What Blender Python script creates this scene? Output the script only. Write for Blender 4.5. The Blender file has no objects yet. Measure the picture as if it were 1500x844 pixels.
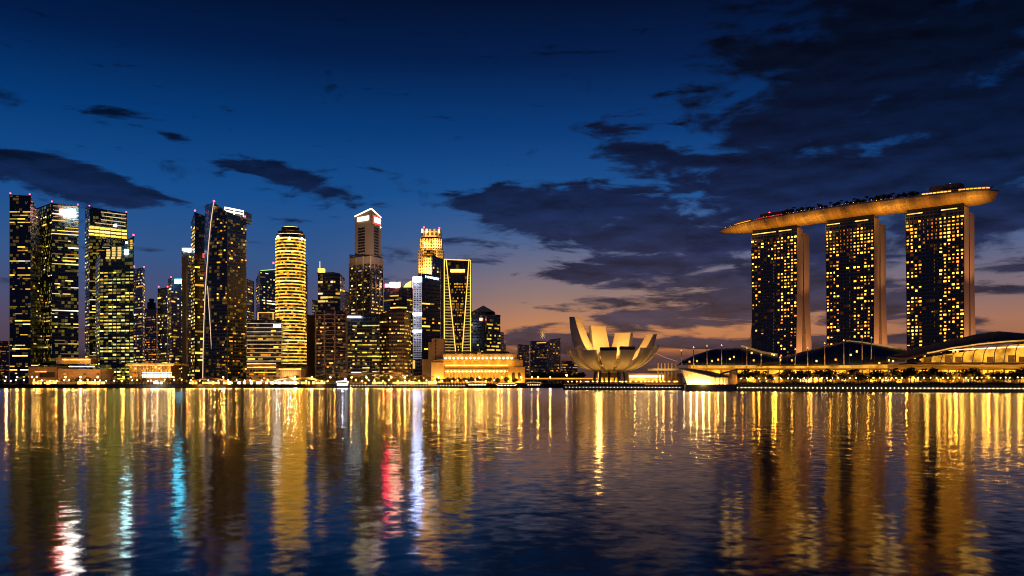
import bpy, bmesh, math, random
from mathutils import Vector, Matrix

sc = bpy.context.scene
COL = sc.collection
F = 1299.0          # focal length in photograph pixels (1500 px wide frame)
HY = 561.0          # horizon row of the photograph
CH = 5.0            # eye height above the water
GZ = 3.4            # level of the city ground
PI = math.pi

def wx(px, Y): return (px - 750.0) / F * Y
def wz(py, Y): return CH + (HY - py) / F * Y
def at(px, py, Y): return Vector((wx(px, Y), Y, wz(py, Y)))

# ------------------------------------------------------------------ camera
cam = bpy.data.cameras.new("camera"); camo = bpy.data.objects.new("camera", cam); COL.objects.link(camo)
camo.location = (0, 0, CH); camo.rotation_euler = (PI / 2, 0, 0)
cam.sensor_width = 36; cam.lens = 36 * F / 1500; cam.shift_y = (HY - 422.0) / 1500
cam.clip_start = 0.5; cam.clip_end = 90000
sc.camera = camo

# ------------------------------------------------------------------ node helpers
class NT:
    def __init__(s, nt): s.nt = nt; s.n = nt.nodes; s.l = nt.links
    def link(s, a, b): s.l.new(a, b)
    def put(s, sock, v):
        if hasattr(v, 'is_output') or isinstance(v, bpy.types.NodeSocket): s.l.new(v, sock)
        else: sock.default_value = v
    def m(s, op, a, b=None, c=None, clamp=False):
        n = s.n.new('ShaderNodeMath'); n.operation = op; n.use_clamp = clamp
        s.put(n.inputs[0], a)
        if b is not None: s.put(n.inputs[1], b)
        if c is not None: s.put(n.inputs[2], c)
        return n.outputs[0]
    def mix(s, f, a, b, mode='MIX'):
        n = s.n.new('ShaderNodeMix'); n.data_type = 'RGBA'; n.blend_type = mode
        s.put(n.inputs[0], f); s.put(n.inputs[6], a); s.put(n.inputs[7], b)
        return n.outputs[2]
    def sep(s, v):
        n = s.n.new('ShaderNodeSeparateXYZ'); s.l.new(v, n.inputs[0]); return n.outputs
    def comb(s, x, y, z=0.0):
        n = s.n.new('ShaderNodeCombineXYZ')
        for i, v in enumerate((x, y, z)): s.put(n.inputs[i], v)
        return n.outputs[0]
    def noise(s, vec, scale, detail=4, rough=.55, dist=0.0):
        n = s.n.new('ShaderNodeTexNoise'); s.l.new(vec, n.inputs['Vector'])
        n.inputs['Scale'].default_value = scale; n.inputs['Detail'].default_value = detail
        n.inputs['Roughness'].default_value = rough; n.inputs['Distortion'].default_value = dist
        return n.outputs
    def ramp(s, f, stops, interp='LINEAR'):
        n = s.n.new('ShaderNodeValToRGB'); s.put(n.inputs[0], f); cr = n.color_ramp; cr.interpolation = interp
        while len(cr.elements) < len(stops): cr.elements.new(.5)
        for e, (p, c) in zip(cr.elements, stops): e.position = p; e.color = (*c, 1)
        return n.outputs[0]
    def sstep(s, x, a, b):
        n = s.n.new('ShaderNodeMapRange'); n.interpolation_type = 'SMOOTHSTEP'
        s.put(n.inputs[0], x); n.inputs[1].default_value = a; n.inputs[2].default_value = b
        return n.outputs[0]

def lin(r, g, b):
    f = lambda c: (c / 255) / 12.92 if c / 255 < .04045 else ((c / 255 + .055) / 1.055) ** 2.4
    return (f(r), f(g), f(b))
def lin4(r, g, b): return (*lin(r, g, b), 1)

MATS = {}
def newmat(name):
    m = bpy.data.materials.new(name); m.use_nodes = True; m.node_tree.nodes.clear()
    return m, NT(m.node_tree)
def finish(t, shader):
    o = t.n.new('ShaderNodeOutputMaterial'); t.l.new(shader, o.inputs[0])

def surf(name, col, rough=.7, metal=0.0, var=.25, scale=.2, spec=.5):
    """plain surface with procedural mottling"""
    if name in MATS: return MATS[name]
    m, t = newmat(name)
    tc = t.n.new('ShaderNodeTexCoord')
    nz = t.noise(tc.outputs['Object'], scale, 5)[0]
    k = t.m('MULTIPLY_ADD', nz, 2 * var, 1 - var)
    p = t.n.new('ShaderNodeBsdfPrincipled')
    t.link(t.mix(1.0, (*col, 1), t.comb(k, k, k), 'MULTIPLY'), p.inputs['Base Color'])
    p.inputs['Roughness'].default_value = rough; p.inputs['Metallic'].default_value = metal
    p.inputs['Specular IOR Level'].default_value = spec
    finish(t, p.outputs[0]); MATS[name] = m; return m

def emis(name, col, s, sample=False, noise=0.0, scale=.15):
    if name in MATS: return MATS[name]
    m, t = newmat(name)
    e = t.n.new('ShaderNodeEmission'); e.inputs[0].default_value = (*col, 1); e.inputs[1].default_value = s
    if noise:
        tc = t.n.new('ShaderNodeTexCoord')
        nz = t.noise(tc.outputs['Object'], scale, 3, .6)[0]
        k = t.sstep(nz, .5 - .25, .5 + .25)
        t.link(t.m('MULTIPLY_ADD', k, 2 * noise * s, s * (1 - noise)), e.inputs[1])
    finish(t, e.outputs[0])
    m.cycles.emission_sampling = 'FRONT' if (sample or name.startswith(('sign_', 'crown_bluewhite', 'band_bluewhite', 'boat_blue', 'pavilion'))) else 'NONE'
    MATS[name] = m; return m

PAL = {'warm': (1, .46, .06), 'yel': (1, .56, .05), 'pale': (1, .68, .20), 'grn': (.92, .72, .08),
       'amb': (1, .27, .013), 'wht': (1, .88, .70), 'gold': (1, .36, .02), 'cool': (.75, .9, 1), 'lime': (.70, .80, .22)}
LEV = [.18, .45, 1.0, 2.2, 5.5]
def wmat(p, l): return emis(f"lit_glass_{p}_{l}", PAL[p], LEV[l])

def facade(name, base=(.012, .017, .024), span=(.03, .036, .044), fh=4.0, cw=3.0, mul=.10, sp=.3, dim='yel', pd=.12, dl=.06,
           rough=.18, srough=.5):
    """curtain wall: panes, mullions and spandrels laid out in metres, a few rooms dimly lit"""
    if name in MATS: return MATS[name]
    m, t = newmat(name)
    uv = t.n.new('ShaderNodeUVMap'); uv.uv_map = 'uv'
    u, v, _ = t.sep(uv.outputs[0])
    a = t.m('DIVIDE', u, cw); b = t.m('DIVIDE', v, fh)
    fu = t.m('FRACT', a); fv = t.m('FRACT', b)
    mask = t.m('MAXIMUM', t.m('LESS_THAN', fu, mul), t.m('LESS_THAN', fv, sp))
    wn = t.n.new('ShaderNodeTexWhiteNoise'); wn.noise_dimensions = '2D'
    t.link(t.comb(t.m('FLOOR', a), t.m('FLOOR', b)), wn.inputs['Vector'])
    r = wn.outputs['Value']
    big = t.noise(uv.outputs[0], .03, 3)[0]
    k = t.m('MULTIPLY_ADD', r, .8, .6)
    glass = t.mix(1.0, (*base, 1), t.comb(k, k, k), 'MULTIPLY')
    k2 = t.m('MULTIPLY_ADD', big, .8, .6)
    spc = t.mix(1.0, (*span, 1), t.comb(k2, k2, k2), 'MULTIPLY')
    p = t.n.new('ShaderNodeBsdfPrincipled'); p.inputs['IOR'].default_value = 1.8
    t.link(t.mix(mask, glass, spc), p.inputs['Base Color'])
    t.link(t.m('MULTIPLY_ADD', mask, srough - rough, rough), p.inputs['Roughness'])
    lit = t.m('GREATER_THAN', t.m('MULTIPLY', r, t.m('MULTIPLY_ADD', big, .5, .75)), 1 - pd)
    e = t.m('MULTIPLY', t.m('MULTIPLY', lit, t.m('SUBTRACT', 1.0, mask)), t.m('MULTIPLY', wn.outputs['Color'], dl * 2))
    p.inputs['Emission Color'].default_value = (*PAL[dim], 1)
    t.link(e, p.inputs['Emission Strength'])
    finish(t, p.outputs[0]); m.cycles.emission_sampling = 'NONE'
    MATS[name] = m; return m

# ------------------------------------------------------------------ mesh helpers
class MB:
    """collects faces in world metres (with uv in metres) and links them as ONE object"""
    def __init__(s): s.v = []; s.f = []; s.uv = []; s.sm = []
    def quad(s, pts, uvs=None, smooth=False):
        i = len(s.v); s.v += [tuple(p) for p in pts]; s.f.append(tuple(range(i, i + len(pts))))
        if uvs is None:
            a = Vector(pts[0]); e = Vector(pts[1]) - a; L = e.length or 1; e /= L
            uvs = []
            for p in pts:
                d = Vector(p) - a; x = d.dot(e); uvs.append((x, (d - e * x).length + 0.0))
        s.uv.append(uvs); s.sm.append(smooth)
    def wall(s, A, B, z0, zA, zB=None, u0=0.0):
        """vertical wall from A to B (xy), outward normal to the right of A->B"""
        zB = zA if zB is None else zB
        L = math.dist(A[:2], B[:2])
        s.quad([(A[0], A[1], z0), (B[0], B[1], z0), (B[0], B[1], zB), (A[0], A[1], zA)],
               [(u0, z0), (u0 + L, z0), (u0 + L, zB), (u0, zA)])
        return u0 + L
    def prism(s, plan, z0, tops, cap=True, bottom=False):
        """plan counter-clockwise seen from above; tops one height or one per corner"""
        n = len(plan)
        if not isinstance(tops, (list, tuple)): tops = [tops] * n
        if not isinstance(z0, (list, tuple)): z0s = [z0] * n
        else: z0s = z0
        u = 0.0
        for i in range(n):
            j = (i + 1) % n; A, B = plan[i], plan[j]; L = math.dist(A[:2], B[:2])
            s.quad([(A[0], A[1], z0s[i]), (B[0], B[1], z0s[j]), (B[0], B[1], tops[j]), (A[0], A[1], tops[i])],
                   [(u, z0s[i]), (u + L, z0s[j]), (u + L, tops[j]), (u, tops[i])]); u += L
        if cap: s.quad([(p[0], p[1], z) for p, z in zip(plan, tops)], [(p[0], p[1]) for p in plan])
        if bottom: s.quad([(p[0], p[1], z) for p, z in reversed(list(zip(plan, z0s)))], [(p[0], p[1]) for p in reversed(plan)])
    def box(s, c, d, rz=0.0):
        cx, cy, cz = c; hx, hy, hz = d[0] / 2, d[1] / 2, d[2] / 2
        ca, sa = math.cos(rz), math.sin(rz)
        pl = [(cx + x * ca - y * sa, cy + x * sa + y * ca) for x, y in ((-hx, -hy), (hx, -hy), (hx, hy), (-hx, hy))]
        s.prism(pl, cz - hz, cz + hz, True, True)
    def bar(s, p, q, w, h=None):
        """square bar between two points"""
        h = h or w; p = Vector(p); q = Vector(q); d = (q - p)
        if d.length < 1e-6: return
        d.normalize()
        up = Vector((0, 0, 1)) if abs(d.z) < .95 else Vector((0, 1, 0))
        r = d.cross(up).normalized(); k = r.cross(d).normalized()
        c = [(-1, -1), (1, -1), (1, 1), (-1, 1)]
        P = [p + r * (x * w / 2) + k * (y * h / 2) for x, y in c]; Q = [q + r * (x * w / 2) + k * (y * h / 2) for x, y in c]
        for i in range(4):
            j = (i + 1) % 4; s.quad([P[i], P[j], Q[j], Q[i]])
        s.quad(P[::-1]); s.quad(Q)
    def tube(s, p, q, r0, r1=None, n=8, smooth=True):
        r1 = r0 if r1 is None else r1; p = Vector(p); q = Vector(q); d = (q - p).normalized()
        up = Vector((0, 0, 1)) if abs(d.z) < .95 else Vector((0, 1, 0))
        a = d.cross(up).normalized(); b = d.cross(a).normalized()
        P = [p + (a * math.cos(2 * PI * i / n) + b * math.sin(2 * PI * i / n)) * r0 for i in range(n)]
        Q = [q + (a * math.cos(2 * PI * i / n) + b * math.sin(2 * PI * i / n)) * r1 for i in range(n)]
        for i in range(n):
            j = (i + 1) % n; s.quad([P[i], Q[i], Q[j], P[j]], None, smooth)
        s.quad(P); s.quad(Q[::-1])
    def ball(s, c, r, n=8, m=5, sq=1.0):
        c = Vector(c)
        pt = lambda i, j: c + Vector((r * math.sin(PI * j / m) * math.cos(2 * PI * i / n), r * math.sin(PI * j / m) * math.sin(2 * PI * i / n), sq * r * math.cos(PI * j / m)))
        for j in range(m):
            for i in range(n):
                q = [pt(i, j), pt(i, j + 1), pt(i + 1, j + 1), pt(i + 1, j)]
                if j == 0: q = [q[0], q[1], q[2]]
                elif j == m - 1: q = [q[0], q[1], q[3]]
                s.quad(q, None, True)
    def grid(s, P, smooth=True, flip=False):
        """P[i][j] points"""
        for i in range(len(P) - 1):
            for j in range(len(P[0]) - 1):
                q = [P[i][j], P[i + 1][j], P[i + 1][j + 1], P[i][j + 1]]
                s.quad(q[::-1] if flip else q, None, smooth)
    def build(s, name, mat, parent=None, merge=False):
        L = parent.location.copy() if parent else Vector((0, 0, 0))
        p = parent
        while p and p.parent: p = p.parent; L += p.location
        me = bpy.data.meshes.new(name)
        me.from_pydata([(x - L.x, y - L.y, z - L.z) for x, y, z in s.v], [], s.f)
        ul = me.uv_layers.new(name='uv')
        k = 0
        for uvs in s.uv:
            for c in uvs: ul.data[k].uv = c; k += 1
        me.polygons.foreach_set('use_smooth', s.sm)
        if merge or any(s.sm):
            bm = bmesh.new(); bm.from_mesh(me); bmesh.ops.remove_doubles(bm, verts=bm.verts, dist=1e-3); bm.to_mesh(me); bm.free()
        me.materials.append(mat)
        o = bpy.data.objects.new(name, me); COL.objects.link(o)
        if parent: o.parent = parent
        return o

def thing(name, label, cat, loc=(0, 0, 0), group=None):
    o = bpy.data.objects.new(name, None); COL.objects.link(o); o.location = loc
    o.empty_display_size = 2
    o['label'] = label; o['category'] = cat
    if group: o['group'] = group
    return o
def tag(o, label, cat, group=None):
    o['label'] = label; o['category'] = cat
    if group: o['group'] = group
    return o
def dup(root, loc, rz=0.0, sc_=1.0, label=None):
    r = root.copy(); COL.objects.link(r); r.location = loc; r.rotation_euler = (0, 0, rz); r.scale = (sc_,) * 3
    if label: r['label'] = label
    for ch in list(root.children):
        c = ch.copy(); COL.objects.link(c); c.parent = r
        for g in list(ch.children):
            d = g.copy(); COL.objects.link(d); d.parent = c
    return r

def lamp(kind, loc, power, col=(1, .6, .2), size=1.0, target=None, angle=90, blend=.6):
    l = bpy.data.lights.new(kind.lower() + '_light', kind); l.energy = power; l.color = col
    o = bpy.data.objects.new('lamp_or_fill', l); COL.objects.link(o); o.location = loc  # serves real lamps and added fill spots alike
    if kind == 'POINT': l.shadow_soft_size = size
    if kind == 'SPOT': l.shadow_soft_size = size; l.spot_size = math.radians(angle); l.spot_blend = blend
    if kind == 'AREA': l.size = size
    if target is not None:
        d = Vector(target) - Vector(loc); o.rotation_euler = d.to_track_quat('-Z', 'Y').to_euler()
    return o

# unit pane shared by every lit window (one mesh per glass material)
PANE = {}
def pane(mat):
    if mat.name not in PANE:
        me = bpy.data.meshes.new('window')
        v = [(-.5, 0, -.5), (.5, 0, -.5), (.5, 0, .5), (-.5, 0, .5), (-.5, -.22, -.5), (.5, -.22, -.5), (.5, -.22, .5), (-.5, -.22, .5)]
        me.from_pydata(v, [], [(4, 5, 6, 7), (0, 4, 7, 3), (5, 1, 2, 6), (7, 6, 2, 3), (0, 1, 5, 4)])
        me.materials.append(mat); PANE[mat.name] = me
    return PANE[mat.name]

def put_windows(root, cands, keep=90, rng=random):
    """cands: (centre, width, height, outward angle, material). The largest become parts, the rest one mass"""
    cands = sorted(cands, key=lambda c: -(c[1] * c[2]) * (1 + .25 * rng.random()))
    L = root.location
    for c, w, h, a, m in cands[:keep]:
        o = bpy.data.objects.new('window', pane(m)); COL.objects.link(o)
        o.parent = root; o.location = (c[0] - L.x, c[1] - L.y, c[2] - L.z)
        o.rotation_euler = (0, 0, a + PI / 2); o.scale = (w, 1, h)
    rest = cands[keep:]
    if rest:
        v = []; f = []; mi = []; mats = []
        for c, w, h, a, m in rest:
            if m not in mats: mats.append(m)
            k = mats.index(m); e = Vector((-math.sin(a), math.cos(a), 0)); n = Vector((math.cos(a), math.sin(a), 0)) * .22
            C = Vector(c) - L; z = Vector((0, 0, h / 2)); x = e * (w / 2); i = len(v)
            v += [C - x - z + n, C + x - z + n, C + x + z + n, C - x + z + n, C - x - z, C + x - z, C + x + z, C - x + z]
            for q in ((0, 1, 2, 3), (4, 0, 3, 7), (1, 5, 6, 2), (3, 2, 6, 7), (4, 5, 1, 0)): f.append(tuple(i + t for t in q)); mi.append(k)
        me = bpy.data.meshes.new('lit_windows'); me.from_pydata([tuple(p) for p in v], [], f)
        for m in mats: me.materials.append(m)
        me.polygons.foreach_set('material_index', mi)
        o = bpy.data.objects.new('lit_windows', me); COL.objects.link(o); o.parent = root; o['kind'] = 'stuff'

def face_windows(A, B, z0, zA, zB, fh, cw, p, rng, pal=('yel', 'warm', 'pale'), lev=(1, 2, 2, 3), stay=.6, merge=4, wf=.82, hf=.5,
                 gap=0.0, top=1.0, actv=(.15, .5, 1, 1, 1.5), mask=None):
    """lit windows on the wall A->B, floor by floor, lit in runs"""
    A = Vector((A[0], A[1], 0)); B = Vector((B[0], B[1], 0)); L = (B - A).length
    if L < cw: return []
    nc = max(1, int(L / cw + .3)); c_w = L / nc; d = (B - A) / L
    nrm = Vector((d.y, -d.x, 0)); ang = math.atan2(nrm.y, nrm.x)
    out = []
    nf = int((max(zA, zB) - z0 - top) / fh)
    for k in range(nf):
        z = z0 + (k + .58) * fh
        act = rng.choice(actv); on = False; run = 0; start = 0; runm = None
        def flush(s0, n):
            if n <= 0: return
            cx = A + d * ((s0 + n / 2) * c_w) + nrm * .02
            lv = rng.choice(lev); pm = wmat(rng.choice(pal), lv)
            out.append((Vector((cx.x, cx.y, z)), n * c_w - c_w * (1 - wf), fh * hf * rng.uniform(.8, 1.15), ang, pm))
        n = 0
        for c in range(nc + 1):
            lit = False
            if c < nc:
                zt = zA + (zB - zA) * ((c + .5) / nc)
                q = p * act * (mask((c + .5) / nc, (z - z0) / (max(zA, zB) - z0)) if mask else 1)
                lit = z + fh * .5 < zt and (rng.random() < (q if not on else max(q, stay * min(1, q * 3))))
            if lit and n < merge: 
                if n == 0: start = c
                n += 1; on = True
            else:
                flush(start, n); n = 0; on = lit
                if lit: start = c; n = 1
        flush(start, n)
    return out

RED = emis('warning_red', (1, .03, .06), 14)
def beacon(root, p, r=.8, h=2.0):
    mb = MB(); mb.tube((p[0], p[1], p[2] - .3), (p[0], p[1], p[2] + h), .25, .2, 6)
    m = mb.build('beacon_mast', surf('dark_metal', (.05, .05, .055), .5, .6), root)
    b = MB(); b.ball((p[0], p[1], p[2] + h + r * .7), r, 8, 5); b.build('beacon', RED, m)

DARKROOF = surf('roof_grey', (.06, .062, .07), .8)
CONC = surf('concrete_beige', (.30, .235, .19), .8, var=.15, scale=.1)
STONE = surf('pale_stone', (.42, .36, .28), .8, var=.12, scale=.2)
STEEL = surf('dark_metal', (.05, .05, .055), .5, .6)
WHITE = surf('white_panel', (.72, .70, .66), .45, var=.06, scale=.1)

def corners3(x0, xc, x1, Yc, dl, dr):
    """plan of a tower from its left edge, near corner and right edge (photo columns): ccw from the left edge"""
    P0 = (wx(x0, Yc + dl), Yc + dl); Pc = (wx(xc, Yc), Yc); P1 = (wx(x1, Yc + dr), Yc + dr)
    Pb = (P0[0] + P1[0] - Pc[0], P0[1] + P1[1] - Pc[1])
    return [P0, Pc, P1, Pb]

def tower(name, label, plan, tops, mat, wins=(), keep=90, seed=1, z0=GZ, group='city towers on the far shore', cat='skyscraper', roof=True, merge=True):
    """plan ccw; tops one per corner in metres; wins = list of (corner index, dict of face_windows arguments)"""
    rng = random.Random(seed)
    cx = sum(p[0] for p in plan) / len(plan); cy = sum(p[1] for p in plan) / len(plan)
    r = thing(name, label, cat, (cx, cy, z0), group)
    n = len(plan)
    if not isinstance(tops, (list, tuple)): tops = [tops] * n
    mb = MB(); mb.prism(plan, z0, list(tops), cap=False); mb.build('facade', mat, r, True)
    mb = MB(); mb.quad([(p[0], p[1], t) for p, t in zip(plan, tops)])
    mb.build('roof', DARKROOF, r)
    # parapet a hand's breadth proud of the walls
    mb = MB()
    for i in range(n):
        j = (i + 1) % n; A, B = Vector(plan[i] + (tops[i],)), Vector(plan[j] + (tops[j],))
        mb.bar(A + Vector((0, 0, .45)), B + Vector((0, 0, .45)), .7, .9)
    mb.build('parapet', STEEL, r)
    c = []
    for i, kw in wins:
        j = (i + 1) % n
        c += face_windows(plan[i], plan[j], z0 + kw.pop('lift', 0), tops[i], tops[j], rng=rng, **kw)
    put_windows(r, c, keep, rng)
    return r

def sign(root, px0, px1, py0, py1, Y, mat, name='sign', th=.6, rz=0.0):
    mb = MB(); A = at(px0, py1, Y); B = at(px1, py0, Y)
    mb.box(((A.x + B.x) / 2, Y - th / 2, (A.z + B.z) / 2), (B.x - A.x, th, B.z - A.z), rz)
    return mb.build(name, mat, root)

# ------------------------------------------------------------------ sky
SUN_AZ, SUN_EL = math.radians(9), math.radians(1.0)
w = bpy.data.worlds.new("World"); sc.world = w; w.use_nodes = True; w.node_tree.nodes.clear()
t = NT(w.node_tree)
tc = t.n.new('ShaderNodeTexCoord'); X, Y, Z = t.sep(tc.outputs['Generated'])
hl = t.m('SQRT', t.m('ADD', t.m('MULTIPLY', X, X), t.m('MULTIPLY', Y, Y)))
el = t.m('DIVIDE', Z, t.m('MAXIMUM', hl, .001))               # tangent of the elevation
az = t.m('ARCTAN2', X, Y)                                      # 0 = straight ahead, + = right
S = .5
cool = t.ramp(t.m('DIVIDE', el, S), [(0, lin(58, 52, 64)), (.10, lin(68, 62, 86)), (.18, lin(64, 74, 112)), (.27, lin(46, 84, 136)),
                             (.40, lin(20, 78, 142)), (.56, lin(3, 57, 118)), (.72, lin(0, 29, 74)), (.90, lin(0, 10, 36))])
warm = t.ramp(t.m('DIVIDE', el, S), [(0, lin(130, 78, 54)), (.07, lin(192, 116, 66)), (.13, lin(196, 132, 88)), (.19, lin(152, 122, 112)),
                             (.26, lin(112, 110, 130)), (.33, lin(70, 98, 144)), (.42, lin(24, 82, 146)), (.56, lin(3, 58, 120)), (.72, lin(0, 30, 76)), (.90, lin(0, 10, 36))])
wgt = t.m('MULTIPLY', t.sstep(az, -.25, .05), t.m('SUBTRACT', 1.0, t.sstep(az, .75, 1.3)))
wgt = t.m('MULTIPLY', wgt, t.m('SUBTRACT', 1.0, t.m('MULTIPLY', t.sstep(az, .20, .50), .35)))
wgt = t.m('MULTIPLY_ADD', wgt, .9, .06)
sky = t.mix(wgt, cool, warm)
# clouds: noise, gathered by broad banks spread over the sky
def bank(px, py, rx, ry, rot=0.0, amp=1.0):
    a0 = math.atan((px - 750) / F); e0 = (HY - py) / F * math.cos(a0)
    k = math.cos(a0) ** 2
    dx = t.m('SUBTRACT', az, a0); dy = t.m('SUBTRACT', el, e0)
    c, s_ = math.cos(rot), math.sin(rot)
    u = t.m('ADD', t.m('MULTIPLY', dx, c * F / rx / 1.0), t.m('MULTIPLY', dy, -s_ * F / rx))
    v = t.m('ADD', t.m('MULTIPLY', dx, s_ * F / ry), t.m('MULTIPLY', dy, c * F / ry))
    q = t.m('ADD', t.m('MULTIPLY', u, u), t.m('MULTIPLY', v, v))
    return t.m('MULTIPLY', t.m('POWER', 2.718, t.m('MULTIPLY', q, -1.0)), amp)
def total(bs):
    r = bs[0]
    for b in bs[1:]: r = t.m('ADD', r, b)
    return r
cv = t.comb(az, t.m('MULTIPLY', el, 2.1), 3.7)
n1 = t.noise(cv, 11, 10, .55, .3)[0]
n2 = t.noise(t.comb(az, t.m('MULTIPLY', el, 3.6), 9.1), 15, 9, .58, .3)[0]
n3 = t.noise(t.comb(az, t.m('MULTIPLY', el, 6.0), 1.3), 11, 8, .58, .3)[0]
# (+rot tilts a bank down to the right)
high = total([bank(1350, 60, 260, 130, .1, 1.05), bank(1400, 250, 260, 120, 0, .95), bank(1130, 230, 120, 70, .3, .55),
              bank(1180, 330, 170, 60, .1, .75)])
mid = total([bank(760, 305, 140, 34, .12, .95), bank(930, 310, 190, 60, .05, 1.0), bank(1010, 380, 130, 44, .1, .85),
             bank(990, 225, 80, 34, .25, .7), bank(60, 250, 110, 26, .12, .85), bank(170, 284, 140, 18, .17, .8), bank(440, 266, 110, 22, .24, .9),
             bank(370, 243, 60, 14, .1, .7), bank(250, 200, 34, 10, .2, .6), bank(160, 162, 70, 12, 0, .6), bank(420, 322, 60, 8, .1, .4),
             bank(660, 200, 34, 10, .2, .3), bank(860, 400, 90, 26, .05, .75), bank(1020, 130, 60, 26, 0, .5), bank(880, 200, 60, 16, .1, .35)])
low = total([bank(1060, 418, 170, 30, -.05, .95), bank(930, 466, 130, 13, .06, .95), bank(1100, 452, 120, 18, -.1, .7), bank(1480, 325, 70, 22, -.25, .8),
             bank(1480, 388, 90, 14, 0, .8), bank(1480, 424, 70, 8, 0, .75), bank(1200, 400, 140, 40, 0, .6), bank(1240, 470, 160, 12, 0, .7),
             bank(700, 352, 90, 12, .05, .55), bank(720, 385, 60, 9, .1, .45), bank(840, 498, 110, 15, .03, 1.15), bank(1020, 506, 200, 13, 0, .9),
             bank(1440, 470, 90, 7, 0, .6), bank(1190, 440, 60, 14, 0, .7), bank(1310, 440, 70, 14, 0, .7), bank(1300, 500, 220, 10, 0, .8), bank(1460, 500, 100, 8, 0, .7), bank(900, 440, 60, 6, .1, .5)])
fbank = t.m('SUBTRACT', 1.0, t.sstep(el, .018, .058))
nn = lambda n, k: t.m('MULTIPLY_ADD', n, k, -.5 * k)
cHigh = t.m('MULTIPLY', t.sstep(t.m('ADD', t.m('ADD', nn(n1, 2.0), nn(n2, .9)), t.m('MULTIPLY', t.m('MINIMUM', high, 1.1), .70)), .24, .60), .97)
cMid = t.m('MULTIPLY', t.sstep(t.m('ADD', nn(n2, 2.2), t.m('MULTIPLY', t.m('MINIMUM', mid, 1.1), .76)), .30, .62), .95)
cLow = t.m('MULTIPLY', t.sstep(t.m('ADD', nn(n3, 1.7), t.m('MULTIPLY', t.m('MINIMUM', low, 1.1), .58)), .22, .48), .93)
cBank = t.m('MULTIPLY', t.sstep(t.m('MULTIPLY_ADD', n3, .5, t.m('MULTIPLY', fbank, .75)), .45, .9), .85)
hcol = t.ramp(t.m('DIVIDE', el, S), [(0, lin(58, 48, 56)), (.14, lin(54, 51, 68)), (.26, lin(32, 40, 72)), (.386, lin(14, 32, 70)), (.51, lin(5, 20, 51)), (.71, lin(1, 10, 31)), (.95, lin(0, 5, 20))])
n2b = t.noise(t.comb(t.m('ADD', az, .004), t.m('MULTIPLY', t.m('ADD', el, .011), 3.6), 9.1), 15, 9, .58, .3)[0]
k = t.m('ADD', t.m('MULTIPLY_ADD', n2, .7, .68), t.m('MULTIPLY', t.m('SUBTRACT', n2, n2b), -2.6))
k = t.m('MAXIMUM', k, .45)
hcol = t.mix(1.0, hcol, t.comb(k, k, k), 'MULTIPLY')
front = t.m('GREATER_THAN', Y, 0.0)
# behind the viewer the same sky without the placed banks
for c_ in (cBank, cLow, cMid, cHigh):
    sky = t.mix(t.m('MULTIPLY', c_, front), sky, hcol)
back_ = t.m('MULTIPLY', t.sstep(t.m('MULTIPLY', Y, -1.0), -.15, .35), t.m('SUBTRACT', 1.0, t.sstep(el, .5, 1.5)))
sky = t.mix(t.m('MULTIPLY', back_, .85), sky, t.mix(t.sstep(el, 0, .5), (*lin(26, 36, 66), 1), (*lin(6, 34, 82), 1)))
below = t.sstep(el, -.05, -.005)
sky = t.mix(below, (*lin(14, 16, 24), 1), sky)
bg = t.n.new('ShaderNodeBackground'); t.link(sky, bg.inputs[0]); bg.inputs[1].default_value = 1.0
ns = t.n.new('ShaderNodeTexSky'); ns.sky_type = 'NISHITA'; ns.sun_disc = False
ns.sun_elevation = SUN_EL; ns.sun_rotation = SUN_AZ; ns.altitude = 10; ns.dust_density = 2.5
bg2 = t.n.new('ShaderNodeBackground'); t.link(ns.outputs[0], bg2.inputs[0]); bg2.inputs[1].default_value = .0008
ad = t.n.new('ShaderNodeAddShader'); t.link(bg.outputs[0], ad.inputs[0]); t.link(bg2.outputs[0], ad.inputs[1])
o = t.n.new('ShaderNodeOutputWorld'); t.link(ad.outputs[0], o.inputs[0])
w.cycles.sampling_method = 'MANUAL'; w.cycles.sample_map_resolution = 512

sun = bpy.data.lights.new('sun', 'SUN'); sun.energy = .002; sun.angle = math.radians(8); sun.color = (1, .6, .35)
so = bpy.data.objects.new('sun', sun); COL.objects.link(so)
d = -Vector((math.sin(SUN_AZ) * math.cos(.12), math.cos(SUN_AZ) * math.cos(.12), math.sin(.12)))
so.rotation_euler = d.to_track_quat('-Z', 'Y').to_euler()

# ------------------------------------------------------------------ water
m, t = newmat('bay_water')
geo = t.n.new('ShaderNodeNewGeometry'); pos = geo.outputs['Position']
px_, py_, _ = t.sep(pos)
dist = t.m('SQRT', t.m('ADD', t.m('MULTIPLY', px_, px_), t.m('MULTIPLY', py_, py_)))
def slope(scale, amp, z, det=2):
    v = t.n.new('ShaderNodeVectorMath'); v.operation = 'ADD'; t.link(pos, v.inputs[0]); v.inputs[1].default_value = (0, 0, z)
    c = t.noise(v.outputs[0], scale, det, .5)[1]
    v = t.n.new('ShaderNodeVectorMath'); v.operation = 'SUBTRACT'; t.link(c, v.inputs[0]); v.inputs[1].default_value = (.5, .5, .5)
    v2 = t.n.new('ShaderNodeVectorMath'); v2.operation = 'SCALE'; t.link(v.outputs[0], v2.inputs[0])
    t.put(v2.inputs['Scale'], amp); return v2.outputs[0]
calm = t.m('MULTIPLY_ADD', t.noise(pos, .012, 3)[0], 1.0, .5)
far = t.m('SUBTRACT', 1.0, t.sstep(dist, 60, 420))
ripple = t.m('MULTIPLY', calm, t.m('MULTIPLY_ADD', far, .8, .2))
sl = [slope(1.5, t.m('MULTIPLY', ripple, .095), 0, 4), slope(.32, t.m('MULTIPLY', ripple, .036), 5, 2)]
acc = sl[0]
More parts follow.
